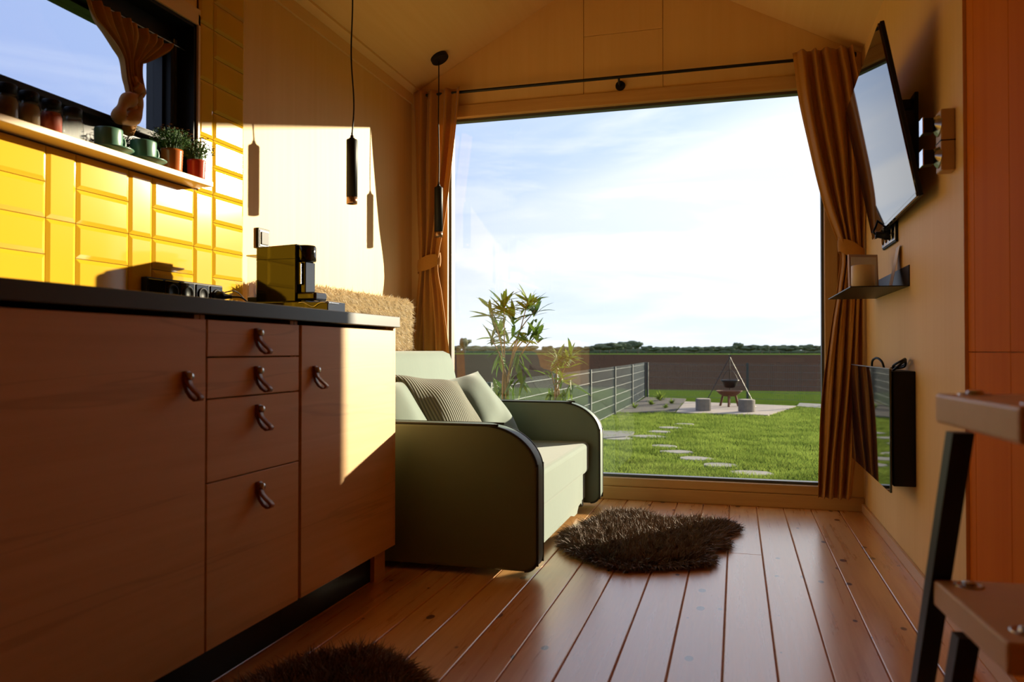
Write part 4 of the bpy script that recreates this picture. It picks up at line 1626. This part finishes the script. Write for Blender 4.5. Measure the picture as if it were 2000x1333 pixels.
for (a, b, lab) in ((1459, 805, 'pale log stump seat with bark to the fence-post side of the fire bowl'), (1373, 803, 'log stump seat on the soil-bed side of the fire bowl')):
    c = onZ(a, b, ZP)
    R = random.Random(a)
    l_ = thing('log_seat', (c.x, c.y, ZP), lab, 'stump')
    n_ = 20
    rr = [.18 * R.uniform(.93, 1.07) for _ in range(n_)]
    pol = [(c.x + rr[k] * math.cos(k / n_ * 6.283), c.y + .1 + rr[k] * math.sin(k / n_ * 6.283)) for k in range(n_)]
    part('bark', MB().prism(pol, 2, ZP, ZP + .27, .01, 1), 'log', l_)
    part('cut_face', MB().prism([(c.x + (p[0] - c.x) * .88, c.y + .1 + (p[1] - c.y - .1) * .88) for p in pol], 2, ZP + .265, ZP + .274), 'concrete', l_)


# fences of wire mesh panels between posts
def fence(posts, label_of, name='mesh_fence'):
    f = thing(name, (posts[0][0], posts[0][1], GZ), label_of, 'fence')
    hh = 1.06
    for (x, y) in posts:
        part('post', MB().box((x - .032, y - .032, GZ - .02), (x + .032, y + .032, GZ + hh), .004, 1), 'fence', f)
    for (a, b) in zip(posts[:-1], posts[1:]):
        A, B = Vector((a[0], a[1], 0)), Vector((b[0], b[1], 0))
        L = (B - A).length
        n = int(L / .05)
        mb = MB()
        d = (B - A) / L
        s = Vector((-d.y, d.x, 0))
        for k in range(n + 1):
            p = A + d * (L * k / n)
            w = .0022
            vs = []
            for z in (GZ + .03, GZ + hh - .02 + .02):
                vs += [(p.x - w, p.y - w, z), (p.x + w, p.y - w, z), (p.x + w, p.y + w, z), (p.x - w, p.y + w, z)]
            mb.add(vs, [(0, 1, 5, 4), (1, 2, 6, 5), (2, 3, 7, 6), (3, 0, 4, 7), (4, 5, 6, 7)])
        part('wire_mesh', mb, 'wire', f)
        for k in range(6):
            z = GZ + .05 + k * .19
            rb2 = MB()
            for sg in (-1, 1):
                rb2.tube([A + s * .008 * sg + Vector((0, 0, z)), B + s * .008 * sg + Vector((0, 0, z))], .0034, 5)
            part('rail', rb2, 'wire', f)
    return f


corner = G(1259, 777)
fx = corner.x + .02
lp = []
for px, py in ((1259, 777), (1234, 793.5), (1200, 811.5)):
    p = G(px, py)
    lp.append((p.x, p.y))
r153 = ray(1152, 700)
for px in (1152, 1085, 955, 880):
    r_ = ray(px, 700)
    tt = (lp[2][0] - .02) / r_.x
    lp.append((lp[2][0] - .02, r_.y * tt))
fence(lp, 'dark wire mesh fence running away from the house past the lawn')
e = G(1460, 783)
dirx = Vector((e.x - corner.x, e.y - corner.y))
bpst = [(corner.x + .08, corner.y + .02)] + [(corner.x + dirx.x * k, corner.y + dirx.y * k) for k in (1, 2, 3)]
fence(bpst, 'dark wire mesh fence across the garden behind the fire bowl')

# distant trees on the horizon
def tree_mesh(seed, spread):
    R = random.Random(seed)
    mb = MB()
    for k in range(9):
        bm = bmesh.new()
        bmesh.ops.create_icosphere(bm, subdivisions=2, radius=1)
        cx_, cy2, cz_ = R.uniform(-.30, .30) * spread, R.uniform(-.25, .25) * spread, R.uniform(.48, .80)
        rr_ = R.uniform(.17, .27)
        for v in bm.verts:
            j = 1 + R.uniform(-.22, .22)
            v.co = Vector((cx_ + v.co.x * rr_ * spread * 1.1 * j, cy2 + v.co.y * rr_ * spread * j, cz_ + v.co.z * rr_ * .8 * j))
        mb.bm(bm, False)
    return mesh_from(mb, 'crown', (0, 0, 0))


CR = [tree_mesh(3 + k, sp) for k, sp in enumerate((.9, 1.5, 2.4))]
TRK = mesh_from(MB().tube([(0, 0, 0), (.01, 0, .35), (0, .01, .6)], [.035, .026, .015], 6), 'trunk', (0, 0, 0))
trees = [(908, 27, 0), (890, 12, 1), (925, 12, 2), (945, 11, 2), (972, 12, 2), (1003, 11, 2), (1035, 12, 2), (1068, 11, 1), (1098, 10, 2), (1128, 10, 2), (1150, 11, 1), (1172, 14, 1), (1190, 18, 2), (1205, 16, 1), (1222, 21, 1), (1246, 20, 0), (1262, 11, 1), (1278, 9, 2), (1302, 9, 1), (1322, 10, 0), (1340, 9, 1), (1358, 9, 2), (1384, 10, 1), (1402, 10, 2), (1426, 11, 1), (1443, 17, 0), (1466, 13, 2), (1488, 12, 1), (1504, 11, 1), (1522, 12, 1), (1545, 12, 2), (1572, 13, 1), (1590, 11, 2), (1612, 12, 1), (860, 12, 2), (1640, 12, 2)]
for k, (px, hpx, kind) in enumerate(trees):
    D_ = 405 + 14 * (k % 3)
    r_ = ray(px, 686)
    p = r_ * (D_ / math.hypot(r_.x, r_.y))
    hh = hpx / F * D_ + 1.4
    cat_l = ('single tall tree with a clear trunk on the far horizon', 'round bushy tree on the far horizon', 'low spreading tree on the far horizon')[kind]
    t_ = thing('distant_tree', (p.x, p.y, GZ - .02), cat_l, 'tree', 'trees along the far horizon')
    t_.scale = (hh, hh, hh)
    t_.rotation_euler = (0, 0, (k * 1.7) % .9 - .4)
    piece('crown', CR[kind], 'tree', t_, (0, 0, 0))
    piece('trunk', TRK, 'trunk', t_, (0, 0, 0))
hg = MB()
R = random.Random(5)
xk = -260
while xk < 150:
    w_ = R.uniform(4, 9)
    h_ = R.uniform(1.4, 3.0)
    bm = bmesh.new()
    bmesh.ops.create_icosphere(bm, subdivisions=2, radius=1)
    for v in bm.verts:
        j = 1 + R.uniform(-.2, .2)
        v.co = Vector((xk + v.co.x * w_ * .75 * j, 474 + v.co.y * 3, GZ + v.co.z * h_ * j + h_ * .4))
    hg.bm(bm)
    xk += w_ * .8
solo('hedgerow', hg, 'tree', 'low green hedgerow along the far horizon', 'hedge', None, 'stuff')

# ------------------------------------------------------------------ oleanders outside the window
def leaf_mesh(L=1.0, W=.125, bend=.25):
    mb = MB()
    st_ = [(0, .12), (.2, .75), (.45, 1.0), (.72, .72), (.9, .35), (1.0, .02)]
    vs = []
    for t0, w in st_:
        z = -bend * t0 * t0
        vs += [(t0 * L, -W / 2 * w, z + .02 * w), (t0 * L, 0, z), (t0 * L, W / 2 * w, z + .02 * w)]
    fs = []
    for i in range(len(st_) - 1):
        for k in (0, 1):
            fs.append((i * 3 + k, i * 3 + 3 + k, i * 3 + 4 + k, i * 3 + 1 + k))
    return mesh_from(mb.add(vs, fs, True), 'leaf', (0, 0, 0))


LEAF = [leaf_mesh(1, .19, .12), leaf_mesh(1, .18, .4), leaf_mesh(1, .21, .25)]


def oleander(Y, base_px, tips, label, seed, leaf_len):
    R = random.Random(seed)
    b = onY(base_px[0], base_px[1], Y)
    o = thing('oleander', (b.x, b.y, GZ), label, 'shrub')
    off = Vector((b.x, b.y, GZ))
    root = Vector((b.x, b.y, GZ + .30))
    part('planter', MB().lathe((b.x, b.y, GZ), [(.001, .0), (.15, .0), (.20, .30), (.215, .33), (.20, .33), (.185, .29), (.001, .29)], 28), 'terracotta', o)
    for (px, py, nl, dY, droop, stem) in tips:
        tip = onY(px, py, Y + dY)
        if stem:
            mid = onY(stem[0], stem[1], Y + dY * .5)
            pts = bez([root, b + Vector((R.uniform(-.02, .02), R.uniform(-.03, .03), 0)), mid, tip], 6)
            part('stem', MB().tube(pts, [.009 - .006 * i / len(pts) for i in range(len(pts))], 6), 'stem', o)
        for k in range(int(nl * 1.45)):
            an = R.uniform(0, 6.283)
            el = math.radians(R.uniform(-10, 72)) if not droop else math.radians(R.uniform(-75, -20))
            p = tip + Vector((R.uniform(-.012, .012), R.uniform(-.012, .012), R.uniform(-.07, .015)))
            lf = piece('leaf', LEAF[R.randrange(3)], 'oleander', o, p - off)
            s_ = leaf_len * R.uniform(.65, 1.15)
            lf.scale = (s_, s_, s_)
            lf.rotation_euler = (R.uniform(-.6, .6), -el, an)
    return o


t1 = [(984, 590, 22, 0, False, (985, 690)), (1030, 592, 22, .04, False, (1005, 690)), (958, 606, 15, -.05, False, (980, 680)), (1045, 606, 12, .08, False, (1010, 660)), (1002, 622, 12, .05, False, None), (975, 650, 13, .06, False, (982, 700)), (1030, 655, 15, -.04, False, (1000, 700)), (1048, 655, 9, .0, False, (1020, 690)), (960, 662, 8, .0, False, (978, 700)), (992, 668, 10, .05, False, None), (1012, 690, 7, 0, True, None), (978, 690, 6, .03, True, None), (988, 742, 5, 0, True, None), (1008, 735, 4, 0, True, None), (965, 738, 5, 0, True, None), (1025, 735, 3, 0, True, None)]
oleander(5.35, (986, 775), t1, 'tall oleander shrub outside the window behind the sofa', 4, .158)
t2 = [(1092, 700, 16, 0, False, (1086, 740)), (1112, 700, 14, .05, False, (1094, 740)), (1076, 722, 8, .04, False, (1082, 750)), (1098, 735, 10, -.04, False, (1090, 760)), (1118, 740, 6, 0, True, None), (1075, 758, 7, .0, True, None), (1100, 765, 8, .0, True, None)]
oleander(5.55, (1088, 785), t2, 'short oleander shrub next to the tall oleander', 9, .150)
